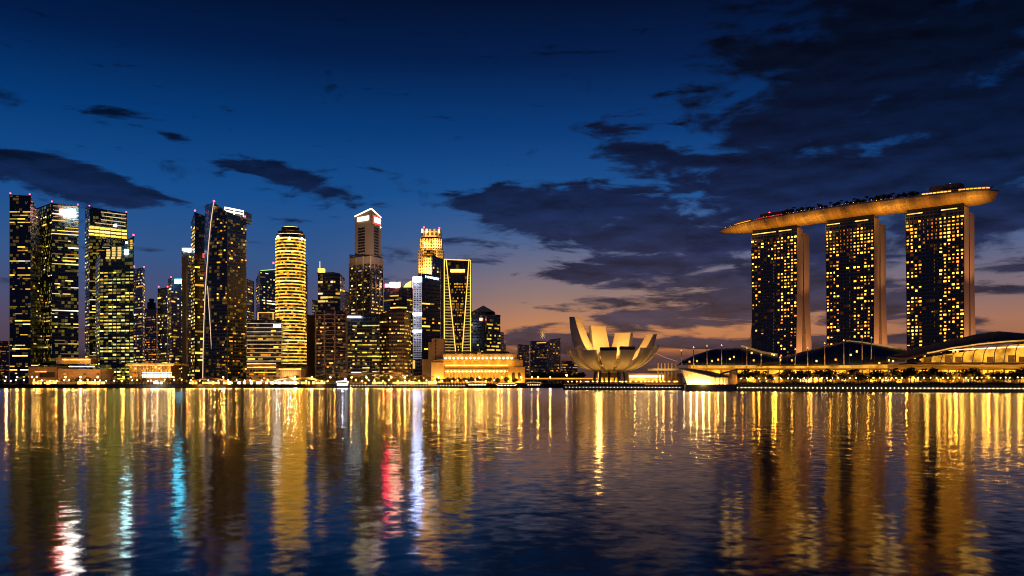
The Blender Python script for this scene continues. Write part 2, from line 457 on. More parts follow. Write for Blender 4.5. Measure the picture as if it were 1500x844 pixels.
for q in sl[1:]:
    v = t.n.new('ShaderNodeVectorMath'); v.operation = 'ADD'; t.link(acc, v.inputs[0]); t.link(q, v.inputs[1]); acc = v.outputs[0]
sx, sy, _ = t.sep(acc)
nv = t.n.new('ShaderNodeVectorMath'); nv.operation = 'NORMALIZE'; t.link(t.comb(sx, sy, 1.0), nv.inputs[0])
gl_ = t.n.new('ShaderNodeBsdfGlossy'); gl_.distribution = 'BECKMANN'
t.link(t.m('MULTIPLY_ADD', far, -.10, .222), gl_.inputs['Roughness']); t.link(nv.outputs[0], gl_.inputs['Normal'])
gl_.inputs['Color'].default_value = (.97, .98, 1, 1)
df = t.n.new('ShaderNodeBsdfDiffuse'); df.inputs['Color'].default_value = (.0012, .004, .012, 1)
fr = t.n.new('ShaderNodeFresnel'); fr.inputs['IOR'].default_value = 1.125; t.link(nv.outputs[0], fr.inputs['Normal'])
mx = t.n.new('ShaderNodeMixShader'); t.link(fr.outputs[0], mx.inputs[0]); t.link(df.outputs[0], mx.inputs[1]); t.link(gl_.outputs[0], mx.inputs[2])
finish(t, mx.outputs[0])
me = bpy.data.meshes.new('water')
me.from_pydata([(-6000, -300, 0), (6000, -300, 0), (6000, 30000, 0), (-6000, 30000, 0)], [], [(0, 1, 2, 3)])
me.materials.append(m); wo = bpy.data.objects.new('water', me); COL.objects.link(wo); wo['kind'] = 'structure'

# ------------------------------------------------------------------ land and quays
def struct(o): o['kind'] = 'structure'; return o
def shore(px):                      # distance of the waterline along a photo column
    if px < 300: return 812 + (866 - 812) * px / 300
    if px < 500: return 866 + (890 - 866) * (px - 300) / 200
    if px < 735: return 890
    if px < 825: return 890
    if px < 1003: return 640 - 30 * (px - 825) / 178
    if px < 1080: return 545
    return CH * F / (12 + 2.2 * (px - 1080) / 420)
SL = [(-1400, 730)] + [(wx(p, shore(p)), shore(p)) for p in (0, 150, 300, 400, 500, 620, 735, 815)]
SL += [(wx(825, 890), 890), (90, 760), (150, 640), (420, 560), (1500, 500)]
GROUND = surf('ground_paving', (.06, .056, .052), .8, scale=.05)
QUAY = surf('quay_stone', (.03, .026, .023), .8, scale=.3)
mb = MB(); pl = SL + [(20000, 500), (20000, 28000), (-20000, 28000), (-20000, 730)]
mb.prism(pl, -2, GZ); struct(mb.build('ground', GROUND))
# right bank promenade and the museum platform, each a slab on its own wall
RP = [(wx(p, shore(p)), shore(p)) for p in (1080, 1180, 1290, 1400, 1500, 1640)]
mb = MB(); mb.prism(RP + [(600, 640), (158, 650)], -2, 4.2)
struct(mb.build('promenade', surf('promenade_paving', (.035, .03, .026), .75, scale=.1)))
MP = [(wx(p, shore(p)), shore(p)) for p in (825, 900, 1002)]
mb = MB(); mb.prism(MP + [(150, 655), (150, 760), (45, 760)], -2, 3.1)
struct(mb.build('quay', QUAY))
mb = MB()
for a, b in zip(RP[:-1], RP[1:]): mb.bar((a[0], a[1] + .5, 4.35), (b[0], b[1] + .5, 4.35), 1.0, .3)
for a, b in zip(MP[:-1], MP[1:]): mb.bar((a[0], a[1] + .5, 3.25), (b[0], b[1] + .5, 3.25), 1.0, .3)
for a, b in zip(SL[:-5], SL[1:-4]): mb.bar((a[0], a[1] + .5, GZ + .15), (b[0], b[1] + .5, GZ + .15), 1.0, .3)
struct(mb.build('kerb', QUAY))

# ------------------------------------------------------------------ the left bank towers
def H(py, Y): return wz(py, Y)
MB_GLASS = facade('glass_blue_green', base=(.012, .032, .044), span=(.030, .062, .074), fh=4.1, cw=3.2, dim='grn', pd=.34, dl=.10)
MB_DARK = facade('glass_dark_blue', base=(.008, .018, .038), span=(.018, .034, .056), fh=3.9, cw=3.4, dim='yel', pd=.2, dl=.07)
MB_GREY = facade('glass_grey', base=(.012, .013, .016), span=(.07, .062, .058), fh=3.7, cw=3.0, sp=.42, dim='warm', pd=.25, dl=.09)
MB_FAR = facade('glass_far', base=(.012, .015, .022), span=(.035, .034, .042), fh=3.6, cw=3.4, dim='warm', pd=.16, dl=.10)
OFF = dict(pal=('yel', 'yel', 'pale', 'pale', 'warm', 'grn', 'wht'), lev=(0, 1, 2, 2, 3))
GRN = dict(pal=('grn', 'lime', 'grn', 'yel', 'lime', 'pale'), lev=(0, 1, 2, 2, 3))

# dark faceted tower at the far left
Yc = 985
A = [(wx(14, 985), 985), (wx(44.7, 985), 985), (wx(55, 1000), 1000), (wx(64, 1018), 1018), (wx(60, 1060), 1060), (wx(14, 1040), 1040)]
r = tower('office_tower', 'tall dark office tower with a faceted sloping right shoulder, leftmost of the skyline', A,
      [H(286.5, 985), H(288, 985), H(312, 1000), H(345, 1018), H(345, 1060), H(288, 1040)], MB_DARK,
      [(0, dict(fh=3.9, cw=3.0, p=.36, stay=.75, merge=3, lift=6, top=14, actv=(0, 0, .3, 1.1, 1.7), hf=.32, **OFF)),
       (1, dict(fh=4.6, cw=2.8, p=.16, stay=.45, merge=2, lift=6, actv=(.1, .4, 1), hf=.3, **OFF)), (2, dict(fh=4.6, cw=2.8, p=.16, stay=.45, merge=2, lift=6, actv=(.1, .4, 1), hf=.3, **OFF))], 100, 11)
mb = MB()
for k in range(3):
    a, b = (14.5 + 10 * k, 24.5 + 10 * k); y0, y1 = (290, 303) if k % 2 == 0 else (303, 290)
    mb.bar(at(a, y0, 984.4), at(b, y1, 984.4), .9)
mb.bar(at(14.5, 303.5, 984.4), at(44.5, 303.5, 984.4), .8)
mb.build('crown_truss', surf('truss_grey', (.10, .11, .13), .6), r)
beacon(r, at(15.2, 286.5, 990)); beacon(r, at(43.5, 288, 990))

# its partner with the illuminated sign
P = corners3(52, 76, 115, 1010, 38, 12)
r = tower('office_tower', 'broad glass office tower with a red and white lit sign at its top corner', P, [H(307, 1048), H(298.5, 1010), H(303.5, 1022), H(303.5, 1060)], MB_GLASS,
      [(0, dict(fh=4.3, cw=3, p=.28, stay=.75, merge=4, lift=10, top=8, actv=(0, .2, .8, 1.5), hf=.3, **OFF)),
       (1, dict(fh=3.8, cw=2.6, p=.40, stay=.85, merge=5, lift=10, top=5, actv=(0, .1, .6, 1.3, 1.7), hf=.3, wf=.93, **OFF))], 100, 12)
sg = sign(r, 93.5, 110.5, 307.2, 315.6, 1012.5, emis('sign_white', (1, .90, .80), 75, noise=.25, scale=.5))
sign(r, 87.5, 92.8, 306.2, 315.0, 1012, emis('sign_red', (1, .06, .03), 60))
mb = MB()
for k in range(4): mb.bar(at(78, 301.5 + k * 5.2, 1010.2), at(87 if k in (1, 2) else 114, 303.2 + k * 5.4, 1020.5), .45)
mb.build('crown_fin', emis('crown_strip', (1, .72, .35), .9, noise=.4), r)
beacon(r, at(76, 298.5, 1016)); beacon(r, at(114, 303, 1027))

# second pair
P = corners3(124.5, 131, 186, 1085, 20, 10)
r = tower('office_tower', 'tall slab office tower with bright bands under its roofline, behind the slanted green one', P, [H(307, 1105), H(304.5, 1085), H(313.5, 1095), H(313.5, 1115)], MB_GLASS,
      [(0, dict(fh=4.3, cw=2.8, p=.3, stay=.6, merge=2, lift=10, top=10, hf=.34, **OFF)),
       (1, dict(fh=3.8, cw=2.9, p=.36, stay=.8, merge=4, lift=10, top=44, actv=(0, .1, .8, 1.4, 1.7), hf=.3, wf=.93, **OFF))], 100, 13)
mb = MB()
for k, (a, b) in enumerate(((148, 184), (150, 185), (148, 184), (139, 184), (131.5, 184))):
    y = 308.5 + k * 5.6; mb.bar(at(a, y + (a - 131) * .12, 1084.5 + (a - 131) * .18), at(b, y + (b - 131) * .12, 1084.5 + (b - 131) * .18), .5, .9)
mb.build('crown_band', emis('crown_band', (1, .72, .36), .8, noise=.5, scale=.2), r)
sign(r, 167, 171, 328.5, 332, 1091, emis('spot_white', (.95, .97, 1), 16), 'sign')
for q, pal_ in (((131, 186, 334.5), 'yel'), ((128, 186, 339), 'pale'), ((131, 186, 343.6), 'yel')):
    pass
put_windows(r, [(at(x, y + (x - 131) * .1, 1084.3 + (x - 131) * .185), 5.6, 2.4, math.atan2(-1, .25), wmat(p_, 3)) for y, p_ in ((333, 'yel'), (338, 'pale'), (343, 'yel')) for x in range(134, 184, 8)], 40)
beacon(r, at(131, 304.5, 1092)); beacon(r, at(185, 313.5, 1100))

# slanted green tower in front of it
P = [(wx(140, 1000), 1000), (wx(146, 962), 962), (wx(196, 955), 955), (wx(196, 1010), 1010)]
tops = [H(384, 1000), H(372, 962), H(348, 955), H(348, 1010)]
r = tower('office_tower', 'green lit office tower with a slanting roof and evenly gridded windows', P, tops, MB_GLASS,
      [(0, dict(fh=4.0, cw=3, p=.25, stay=.5, merge=2, lift=4, top=10, hf=.34, **GRN)),
       (1, dict(fh=3.7, cw=5.2, p=.66, stay=.8, merge=1, wf=.76, hf=.40, lift=4, top=34, actv=(.2, .6, 1, 1.2, 1.4), **GRN))], 100, 14)
c = []
for i in range(3):
    for k in range(5):
        x = 157.5 + i * 8.2 - (1 if k < 1 else 0); y = 378 - k * 3.7
        if y > 364 - i * 3.2: c.append((at(x + 1, y, 961 - (x - 146) * .14), 4.2, 2.1, math.atan2(-1, -.18), wmat('pale', 2)))
for k in range(4): c.append((at(192.5, 353 + k * 3.4, 955.2), 2.6, 1.7, math.atan2(-1, -.18), wmat('yel', 2)))
put_windows(r, c, 40)
sign(r, 183, 187.5, 366, 372.5, 956.3, emis('sign_cyan', (.55, .95, 1), 120))
sign(r, 184.5, 187, 354, 357, 956.3, emis('sign_cyan2', (.6, .95, 1), 9), 'sign')
beacon(r, at(195.5, 348, 960), 1.0); beacon(r, at(196, 392, 1010), .8, 1)

def simple(name, label, x0, xc, x1, Yc, top, mat, p=.3, seed=1, dl=14, dr=30, keep=60, pal=OFF, fh=4.0, cw=3.2, merge=3, tops=None, actv=(.1, .4, .9, 1.3), hf=.36, group='city towers on the far shore', wf=.82, stay=.6):
    P = corners3(x0, xc, x1, Yc, dl, dr)
    T = [H(y, Y_) for y, Y_ in zip(tops or (top, top, top, top), (Yc + dl, Yc, Yc + dr, Yc + dl + dr))]
    if tops is None: T = [H(top, Yc)] * 4
    kw = lambda: dict(fh=fh, cw=cw, p=p, stay=stay, merge=merge, lift=5, top=4, actv=actv, hf=hf, wf=wf, **pal)
    return tower(name, label, P, T, mat, [(0, kw()), (1, kw())], keep, seed, group=group)

r = simple('office_tower', 'plain dark tower with red roof beacons just right of the slanted green tower', 195, 209, 212, 1150, 393, MB_FAR, .34, 21, 20, 30, 70, hf=.4)
beacon(r, at(211, 393, 1165), 1.0, 1); beacon(r, at(197, 393, 1165), .7, 1)
r = simple('apartment_block', 'low shadowed block with orange windows in the gap right of the green tower', 211, 229, 231.5, 1420, 452, MB_FAR, .35, 22, 20, 30, 40, dict(pal=('amb', 'warm'), lev=(0, 1, 2)), hf=.4)
mb = MB(); a = at(222, 446, 1430); mb.box((a.x, a.y, a.z - 2), (9, 12, 10)); mb.tube((a.x, a.y, a.z + 3), (a.x, a.y, a.z + 9), 3.2, 4.4, 10); mb.build('roof_tank', DARKROOF, r)
r = simple('office_tower', 'slim dark tower with red beacons beside the one bearing a cyan roof sign', 231, 245, 247, 1130, 422, MB_FAR, .25, 23, 20, 25, 50, hf=.4)
beacon(r, at(232.5, 422, 1150), .9, 1); beacon(r, at(245.5, 422, 1140), .9, 1)
r = simple('office_tower', 'dark tower carrying a glowing cyan sign at its roof edge', 246, 251, 268, 1105, 408, MB_DARK, .28, 24, 20, 20, 50, hf=.4)
sign(r, 256, 267, 409, 415.5, 1102.5, emis('sign_teal', (.10, .66, .9), 36, noise=.3, scale=.4)); beacon(r, at(250.5, 408, 1115), .9, 1)
r = simple('office_tower', 'narrow tower with a white lit crown, left of the dark blue slab', 266, 268, 281, 1065, 366, MB_DARK, .3, 25, 6, 20, 60, hf=.4)
mb = MB(); mb.box((wx(273.3, 1064), 1070, H(365.5, 1064)), (10.6, 13, 3.4)); mb.build('crown_band', emis('crown_white', (.9, .95, 1), 3, noise=.4, scale=.4), r)
mb = MB(); mb.box((wx(270, 1057), 1059, H(468, 1057) - 0), (4.6, 6, 150)); mb.build('side_wall', CONC, r)
P = corners3(280, 285.4, 308, 1040, 24, 14)
r = tower('office_tower', 'deep blue slanting-roofed office slab behind the tower with the curved white edge line', P,
      [H(328, 1064), H(312, 1040), H(321, 1054), H(326, 1078)], facade('glass_deep_blue', base=(.008, .022, .05), span=(.012, .03, .06), fh=4, cw=3.2, pd=.06, dl=.04),
      [(0, dict(fh=4.2, cw=3, p=.45, merge=2, lift=5, top=8, **OFF)), (1, dict(fh=4.2, cw=3, p=.36, stay=.7, merge=4, lift=5, top=60, **OFF))], 80, 26)
beacon(r, at(285.6, 312, 1050), 1.0); sign(r, 297, 300, 371, 378, 1038, emis('sign_dim_red', (1, .06, .1), 1.6))

# tower with the curved white edge line and the white lit crown
Y0 = 965
P = [(wx(299, 975), 975), (wx(333, Y0), Y0), (wx(361, 985), 985), (wx(340, 1030), 1030), (wx(300, 1020), 1020)]
r = thing('office_tower', 'dark tower with a curved white light line down its left edge and white crown', 'skyscraper', (wx(330, 990), 990, GZ), 'city towers on the far shore')
prof = [(297.5, 556), (298, 520), (299, 480), (300.5, 440), (303, 400), (306, 360), (309.5, 325), (313.5, 297)]
mb = MB()
LE = [at(x, y, 975) for x, y in prof]
B1 = (wx(333, Y0), Y0)
# left front face bounded by the curved edge
for a, b in zip(LE[:-1], LE[1:]):
    for s0, s1 in ((0, .33), (.33, .66), (.66, 1)):
        f = lambda L, s_: L + (Vector((B1[0], B1[1], L.z)) - L) * s_
        def clip(v): 
            s_ = (v.x - LE[-1].x) / (B1[0] - LE[-1].x); zt = H(297, 975) + (H(310.5, Y0) - H(297, 975)) * max(0, s_)
            return Vector((v.x, v.y, min(v.z, zt)))
        q = [clip(f(a, s0)), clip(f(a, s1)), clip(f(b, s1)), clip(f(b, s0))]
        mb.quad(q, [(v.x, v.z) for v in q])
tp = [H(297, 975), H(310.5, Y0), H(322, 985), H(322, 1030), H(300, 1020)]
for i in (1, 2, 3):
    mb.wall(P[i], P[i + 1], GZ, tp[i], tp[i + 1])
back = [(x, 1020) for x in ()]
mb.quad([LE[0], LE[-1], Vector((P[4][0], P[4][1], tp[4])), Vector((P[4][0], P[4][1], GZ))])
mb.build('facade', MB_DARK, r)
mb = MB(); mb.quad([(p_[0], p_[1], z_) for p_, z_ in zip([(LE[-1].x, 975)] + P[1:], tp)]); mb.build('roof', DARKROOF, r)
mb = MB()
for a, b in zip(LE[:-1], LE[1:]): mb.bar(a + Vector((-.3, -.5, 0)), b + Vector((-.3, -.5, 0)), .55)
mb.build('edge_light', emis('edge_white', (1, .66, .44), 1.2), r)
p2 = [(304, 419), (306, 450), (308, 480), (310, 515), (312.5, 555)]
mb = MB()
for a, b in zip(p2[:-1], p2[1:]): mb.bar(at(*a, 972), at(*b, 972), .5)
mb.build('edge_light', emis('edge_white', (1, .66, .44), 1.2), r)
mb = MB(); mb.bar(at(333, 312, 964.3), at(333, 556, 964.3), .9); mb.build('corner_fin', surf('fin_brown', (.16, .12, .10), .6), r)
mb = MB()
for dz in (0, 3.3): mb.bar(at(329, 304, 970) - Vector((0, 0, dz)), at(356.5, 309.5, 984) - Vector((0, 0, dz)), 1.0, 1.5)
for s_ in (0, .5, 1):
    a = at(329, 304, 970).lerp(at(356.5, 309.5, 984), s_); mb.bar(a, a - Vector((0, 0, 6)), .8)
mb.build('crown', emis('crown_bright', (1, .84, .68), 3.0, noise=.2), r)
mb = MB(); a = at(329, 303, 975); b = at(356.5, 309, 988)
mb.prism([(a.x, a.y), (b.x, b.y), (b.x + 4, b.y + 18), (a.x + 4, a.y + 18)], H(322, 975), [a.z, b.z, b.z, a.z]); mb.build('crown_block', MB_DARK, r)
c = []; rng = random.Random(5)
c += face_windows((wx(315, 970), 970), B1, GZ + 6, H(312, 970), H(318, Y0), 4.3, 2.2, .15, rng, pal=('amb', 'warm', 'yel'), lev=(0, 1, 2, 3), stay=.25, merge=2, hf=.36)
c += face_windows(B1, P[2], GZ + 6, H(318, Y0), H(330, 985), 4.3, 2.2, .22, rng, pal=('amb', 'warm', 'yel'), lev=(0, 1, 2, 3), stay=.25, merge=2, hf=.36)
c += [(at(315 + .95 * i, 303 + 2.4 * k, 974), .7, 1.5, -PI / 2, wmat('pale', 2)) for i in range(6) for k in range(5) if i < 3 + k]
put_windows(r, c, 100)
beacon(r, at(313.5, 297, 978), 1.1, 1); beacon(r, at(359, 322, 990), 1.0, 3)

simple('office_tower', 'small dark tower peeping out right of the white crowned tower', 360, 362, 372, 1260, 410, MB_FAR, .3, 27, 10, 30, 40, hf=.4)
r = simple('office_tower', 'dark gabled tower with a thin green roof line, left of the striped round tower', 375, 381, 405, 1300, 397, MB_FAR, .3, 28, 30, 30, 70, tops=(412, 397, 395, 397), hf=.4)
mb = MB(); mb.bar(at(382, 396.4, 1298), at(403, 394.8, 1326), 1.0); mb.build('roof_line', emis('line_green', (.55, .9, .25), 1.2), r)
beacon(r, at(400.5, 395, 1330), 1.4, 9)

# round tower striped with light
Y0 = 985; cx, cy = wx(425.5, Y0 + 16), Y0 + 16
r = thing('office_tower', 'round tower ringed floor by floor with golden light bands', 'skyscraper', (cx, cy, GZ), 'city towers on the far shore')
def ring(mb, rx, ry, z0, z1, n=40, ox=0):
    P_ = [(cx + ox + rx * math.cos(2 * PI * i / n), cy + ry * math.sin(2 * PI * i / n)) for i in range(n)]
    mb.prism(P_, z0, z1, True, True)
RX = 21.5 / F * cy
mb = MB(); zb = H(488, Y0); ring(mb, RX - .9, 15.1, zb, H(346, Y0)); ring(mb, 17 - .9, 12.1, GZ, zb, ox=1.5)
mb.build('facade', MB_DARK, r)
mb = MB()
cap = [(RX, 346), (RX * .88, 341), (RX * .62, 336), (RX * .5, 330)]
for (ra, ya), (rb, yb) in zip(cap[:-1], cap[1:]): ring(mb, ra * .97, ra * .7, H(ya, Y0) - 1, H(yb, Y0))
mb.build('crown', DARKROOF, r)
GB = emis('band_gold', (1, .44, .035), 1.9, noise=.8, scale=.16); GB2 = emis('band_gold_bright', (1, .56, .10), 4, noise=.4, scale=.2)
for k in range(40):
    y = 348 + k * 4.85
    if y > 536: break
    z = H(y, Y0); mb = MB()
    if y < 486: ring(mb, RX * (1 + .004 * math.sin(k)), 16.2, z - .62, z + .55)
    else: ring(mb, 17, 13, z - .62, z + .55, ox=1.5)
    mb.build('floor_band', GB2 if k % 9 == 4 or k == 0 else GB, r)
mb = MB()
for ra, ya in cap[1:]: ring(mb, ra, ra * .72, H(ya, Y0) - .5, H(ya, Y0) + .5)
mb.build('crown_band', GB2, r)
rng = random.Random(7)
for x, y in ((407, 347), (424, 349), (442, 350)):
    mb = MB(); mb.ball(at(x, y, 983 + abs(x - 425) * .5), 1.5, 8, 5); mb.build('spotlight', emis('spot_warm', (1, .8, .45), 9), r)
c = []
for k in range(38):
    z = H(350.4 + k * 4.85, Y0)
    for i in range(22):
        if rng.random() < .22:
            a = -PI + PI * (i + .5) / 22
            if H(486, Y0) < z: c.append(((cx + (RX - .8) * math.cos(a), cy + 15.2 * math.sin(a), z), 2.4, 1.7, math.atan2(math.sin(a) / 15, math.cos(a) / RX), wmat(rng.choice(('yel', 'gold', 'warm')), rng.choice((0, 1, 1, 2)))))
            else: c.append(((cx + 1.5 + 16.2 * math.cos(a), cy + 12.2 * math.sin(a), z), 2.0, 1.7, a, wmat('yel', rng.choice((0, 1, 1, 2)))))
put_windows(r, c, 60)
simple('office_tower', 'black slab standing close behind the striped round tower', 440, 442, 450.5, 1040, 386, MB_DARK, .35, 29, 5, 20, 40, hf=.4, fh=4.6)

# low striped block with the small white sign
Y0 = 925
P = [(wx(362.5, Y0), Y0), (wx(412, Y0), Y0), (wx(414.5, Y0 + 22), Y0 + 22), (wx(364, Y0 + 22), Y0 + 22)]
r = tower('office_block', 'wide low office block striped with white floor edges and a small white sign', P, H(470, Y0), MB_GREY,
      [(0, dict(fh=4.15, cw=2.6, p=.3, stay=.6, merge=3, lift=20, top=4, actv=(.1, .6, 1, 1.4), pal=('amb', 'warm', 'yel'), lev=(0, 1, 2, 3), hf=.45))], 70, 31, group='low waterfront buildings', cat='office building')
for k in range(10):
    z = H(474 + k * 6.1, Y0); mb = MB(); mb.box((wx(387.5, Y0), Y0 - .6, z), (36.5, 1.6, .8)); mb.box((wx(413.4, Y0), Y0 + 11, z), (2.0, 23, .8)); mb.build('floor_edge', emis('edge_cream', (1, .70, .32), .55, noise=.5, scale=.2), r)
sign(r, 400.5, 411, 475.5, 479.5, Y0 - 1.6, emis('sign_white2', (1, .96, .9), 9))
r = simple('office_block', 'small block with a lit frame on top, rising behind the striped low block', 377, 378, 405, 990, 457, MB_GREY, .3, 32, 8, 10, 40, hf=.4, group='low waterfront buildings', pal=dict(pal=('amb', 'warm'), lev=(0, 1, 2)))
mb = MB(); mb.bar(at(378, 458, 988.5), at(402, 458, 988.5), .9); mb.bar(at(378, 458, 988.5), at(378, 470, 988.5), .9); mb.bar(at(400, 458, 988.5), at(400, 470, 988.5), .9); mb.build('light_frame', emis('frame_gold', (1, .55, .15), 1.2, noise=.4), r)

# stepped balcony tower with the spire
r = simple('office_block', 'narrow beige windowless slab between the round tower and the spired tower', 449, 449.5, 461.5, 985, 462, CONC, 0, 33, 4, 20, 0)
r = simple('office_tower', 'small tower with greenish glowing top behind the beige slab', 457, 458, 467, 1250, 440, MB_FAR, .7, 34, 6, 20, 50, pal=dict(pal=('cool', 'grn'), lev=(0, 0, 1)), hf=.5)
P = [(wx(465.6, 990), 990), (wx(488, 985), 985), (wx(498, 990), 990), (wx(505, 1003), 1003), (wx(505, 1030), 1030), (wx(466, 1030), 1030)]
r = tower('office_tower', 'grey tower with a thin white spire over an orange roof light', P, [H(401, 990), H(400, 985), H(402, 990), H(410, 1003), H(410, 1030), H(401, 1030)], MB_GREY,
      [(0, dict(fh=4.3, cw=3, p=.25, merge=3, lift=90, **OFF)), (1, dict(fh=4.3, cw=3, p=.25, merge=3, lift=90, **OFF)), (2, dict(fh=4.3, cw=3, p=.3, merge=3, lift=90, **OFF))], 60, 35)
mb = MB(); a = at(468.6, 401, 1000); mb.tube(a, a + Vector((0, 0, 14)), .6, .35, 6); mb.build('spire', emis('spire_white', (1, .8, .65), 1.3), r)
mb = MB(); a = at(471, 399, 996); mb.box((a.x, a.y, a.z + 2), (7, 6, 4)); mb.build('roof_light', emis('roof_amber', (1, .45, .06), 3.2), r)
P2 = [(wx(462, 970), 970), (wx(508, 970), 970), (wx(509, 1000), 1000), (wx(463, 1000), 1000)]
mb = MB(); mb.prism(P2, GZ, H(455, 970)); mb.build('lower_block', MB_GREY, r)
mb = MB()
for k in range(14):
    z = H(461 + k * 5.8, 970)
    for a, b in ((463, 474), (477, 489), (492, 507)): mb.box((wx((a + b) / 2, 970), 969, z), (wx(b, 970) - wx(a, 970), 2.2, .8))
b_ = mb.build('balcony', surf('balcony_cream', (.42, .35, .29), .7), r); b_['kind'] = 'stuff'
mb = MB()
for x in (462.6, 475.5, 490.5, 507.5): mb.bar((wx(x, 970), 969.2, GZ), (wx(x, 970), 969.2, H(455, 970)), 1.5)
mb.build('pier', surf('balcony_cream', (.42, .35, .29), .7), r)
rng = random.Random(36)
put_windows(r, face_windows(P2[0], P2[1], GZ + 4, H(458, 970), H(458, 970), 4.3, 2.4, .22, rng, pal=('amb', 'warm', 'yel'), lev=(0, 1, 2, 3), merge=2, stay=.3), 40)
simple('office_tower', 'sliver of a dark tower left of the tall beige tower with red signs', 503, 504, 513, 1300, 428, MB_FAR, .25, 37, 5, 20, 20, hf=.4)

# tall beige tower, two stacked shafts
Y0 = 1085
P = corners3(512, 543, 560.5, Y0 - 4, 24, 26)
r = tower('office_tower', 'tallest beige tower with a sloped lit roof edge and bright signs on both faces', P, [H(374, Y0 + 20), H(376, Y0 - 4), H(378, Y0 + 22), H(376, Y0 + 46)], MB_GREY,
      [(0, dict(fh=4.3, cw=3.2, p=.28, stay=.5, merge=2, lift=8, top=14, hf=.32, **OFF)), (1, dict(fh=4.3, cw=3.0, p=.3, stay=.5, merge=2, lift=8, top=14, hf=.32, **OFF))], 100, 41)
U = corners3(519.6, 543.8, 558, Y0, 20, 22)
ut = [H(318, Y0 + 20), H(306.5, Y0), H(319.5, Y0 + 22), H(319.5, Y0 + 42)]
mb = MB(); mb.prism(U, H(378, Y0), ut); mb.build('upper_shaft', CONC, r)
mb = MB()
for a, b, c_, n_ in ((0, 1, (.22, .62), 9), (1, 2, (.3, .72), 10)):
    A_, B_ = Vector(U[a]), Vector(U[b]); d_ = B_ - A_; nr = Vector((d_.y, -d_.x)).normalized() * .25; rzz = math.atan2(d_.y, d_.x)
    for k in range(n_):
        p_ = A_ + d_ * sum(c_) / 2 + nr; z = H(333 + k * 4.2, Y0); mb.box((p_.x, p_.y, z), (d_.length * (c_[1] - c_[0]), .5, 2.0), rzz)
mb.build('louvre', surf('louvre_black', (.012, .012, .014), .5), r)
mb = MB()
mb.bar((U[0][0], U[0][1], ut[0] + .6), (U[1][0], U[1][1], ut[1] + .6), 1.2); mb.bar((U[1][0], U[1][1], ut[1] + .6), (U[2][0], U[2][1], ut[2] + .6), 1.2)
mb.build('roof_edge_light', emis('roof_edge', (1, .80, .50), 4.5), r)
def sign_on(root, A_, B_, s0, s1, z0, z1, mat, out=.5):
    A_, B_ = Vector(A_[:2]), Vector(B_[:2]); d_ = B_ - A_; nr = Vector((d_.y, -d_.x)).normalized() * out
    c_ = A_ + d_ * (s0 + s1) / 2 + nr; mb = MB(); mb.box((c_.x, c_.y, (z0 + z1) / 2), (d_.length * (s1 - s0), .6, z1 - z0), math.atan2(d_.y, d_.x)); return mb.build('sign', mat, root)
for tx in (522, 536): lamp('SPOT', at(tx, 400, Y0 - 75), 90000, (1, .66, .4), 2, at(tx + 6, 345, Y0), 60)  # added spots in mid-air stand in for city glow on the shaft
lamp('SPOT', at(585, 400, Y0 - 60), 90000, (1, .66, .4), 2, at(551, 345, Y0 + 8), 60)
sign_on(r, U[0], U[1], .18, .86, H(321.5, Y0), H(315.5, Y0), emis('sign_warm', (1, .80, .42), 7, noise=.4, scale=.4))
sign_on(r, U[1], U[2], .30, .92, H(324, Y0), H(316.5, Y0), emis('sign_pinkwhite', (1, .70, .52), 12, noise=.4, scale=.4))
sign_on(r, U[1], U[2], .16, .98, H(327, Y0), H(313.5, Y0) , emis('sign_redglow', (1, .10, .08), 1.0), .15)
mb = MB(); mb.ball(at(557, 333, 1106), 1.2); mb.build('spotlight', emis('spot_warm', (1, .8, .45), 9), r)
mb = MB()
for s_ in (0, .33, .66, 1): 
    p_ = Vector(P[0]).lerp(Vector(P[1]), s_); mb.bar((p_.x, p_.y - .3, GZ), (p_.x, p_.y - .3, H(375, Y0)), 1.6)
    p_ = Vector(P[1]).lerp(Vector(P[2]), s_); mb.bar((p_.x, p_.y - .3, GZ), (p_.x, p_.y - .3, H(377, Y0)), 1.4)
mb.build('pier', CONC, r)
mb = MB()
for (a, b) in ((0, 1), (1, 2)):
    A_ = Vector(P[a]); B_ = Vector(P[b]); mb.bar((*A_, H(381, Y0)), (*B_, H(381, Y0)), 1.2, 9)
mb.build('shoulder_band', CONC, r)

# block of lit windows under it, and the curved block beside
P = [(wx(509, 950), 950), (wx(556, 945), 945), (wx(557, 980), 980), (wx(510, 980), 980)]
r = tower('office_block', 'black glass office block full of yellow windows at the foot of the tall beige tower', P, H(462, 948), MB_DARK,
      [(0, dict(fh=4.1, cw=2.7, p=.42, stay=.6, merge=2, lift=3, top=9, actv=(.05, .3, .9, 1.3, 1.5), pal=('yel', 'grn', 'pale'), lev=(1, 2, 2, 3), hf=.30))], 100, 42, group='low waterfront buildings', cat='office building')
sign(r, 509, 529, 463, 465.8, 945, emis('sign_paleblue', (.75, .88, 1), 5, noise=.5, scale=.5))
cv_ = [(556.8, 966), (570, 957), (582, 955), (592, 958), (599, 968), (602, 985)]
P = [(wx(a, b), b) for a, b in cv_] + [(wx(602, 1010), 1010), (wx(557, 1010), 1010)]
kw = lambda: dict(fh=4.15, cw=2.4, p=.5, stay=.55, merge=1, lift=3, top=5, actv=(.1, .5, 1, 1.3), pal=('warm', 'yel', 'pale'), lev=(1, 2, 2, 3), hf=.34, wf=.70)
r = tower('office_block', 'curved brown office block with rows of separate warm windows', P, [H(462, 966), H(457, 957), H(456, 955), H(456, 958), H(459, 968), H(460, 985), H(460, 1010), H(460, 1010)],
      facade('brown_block', base=(.016, .014, .014), span=(.11, .08, .06), fh=4.15, cw=2.4, sp=.5, mul=.25, pd=.1), [(i, kw()) for i in range(5)], 100, 43, group='low waterfront buildings', cat='office building')

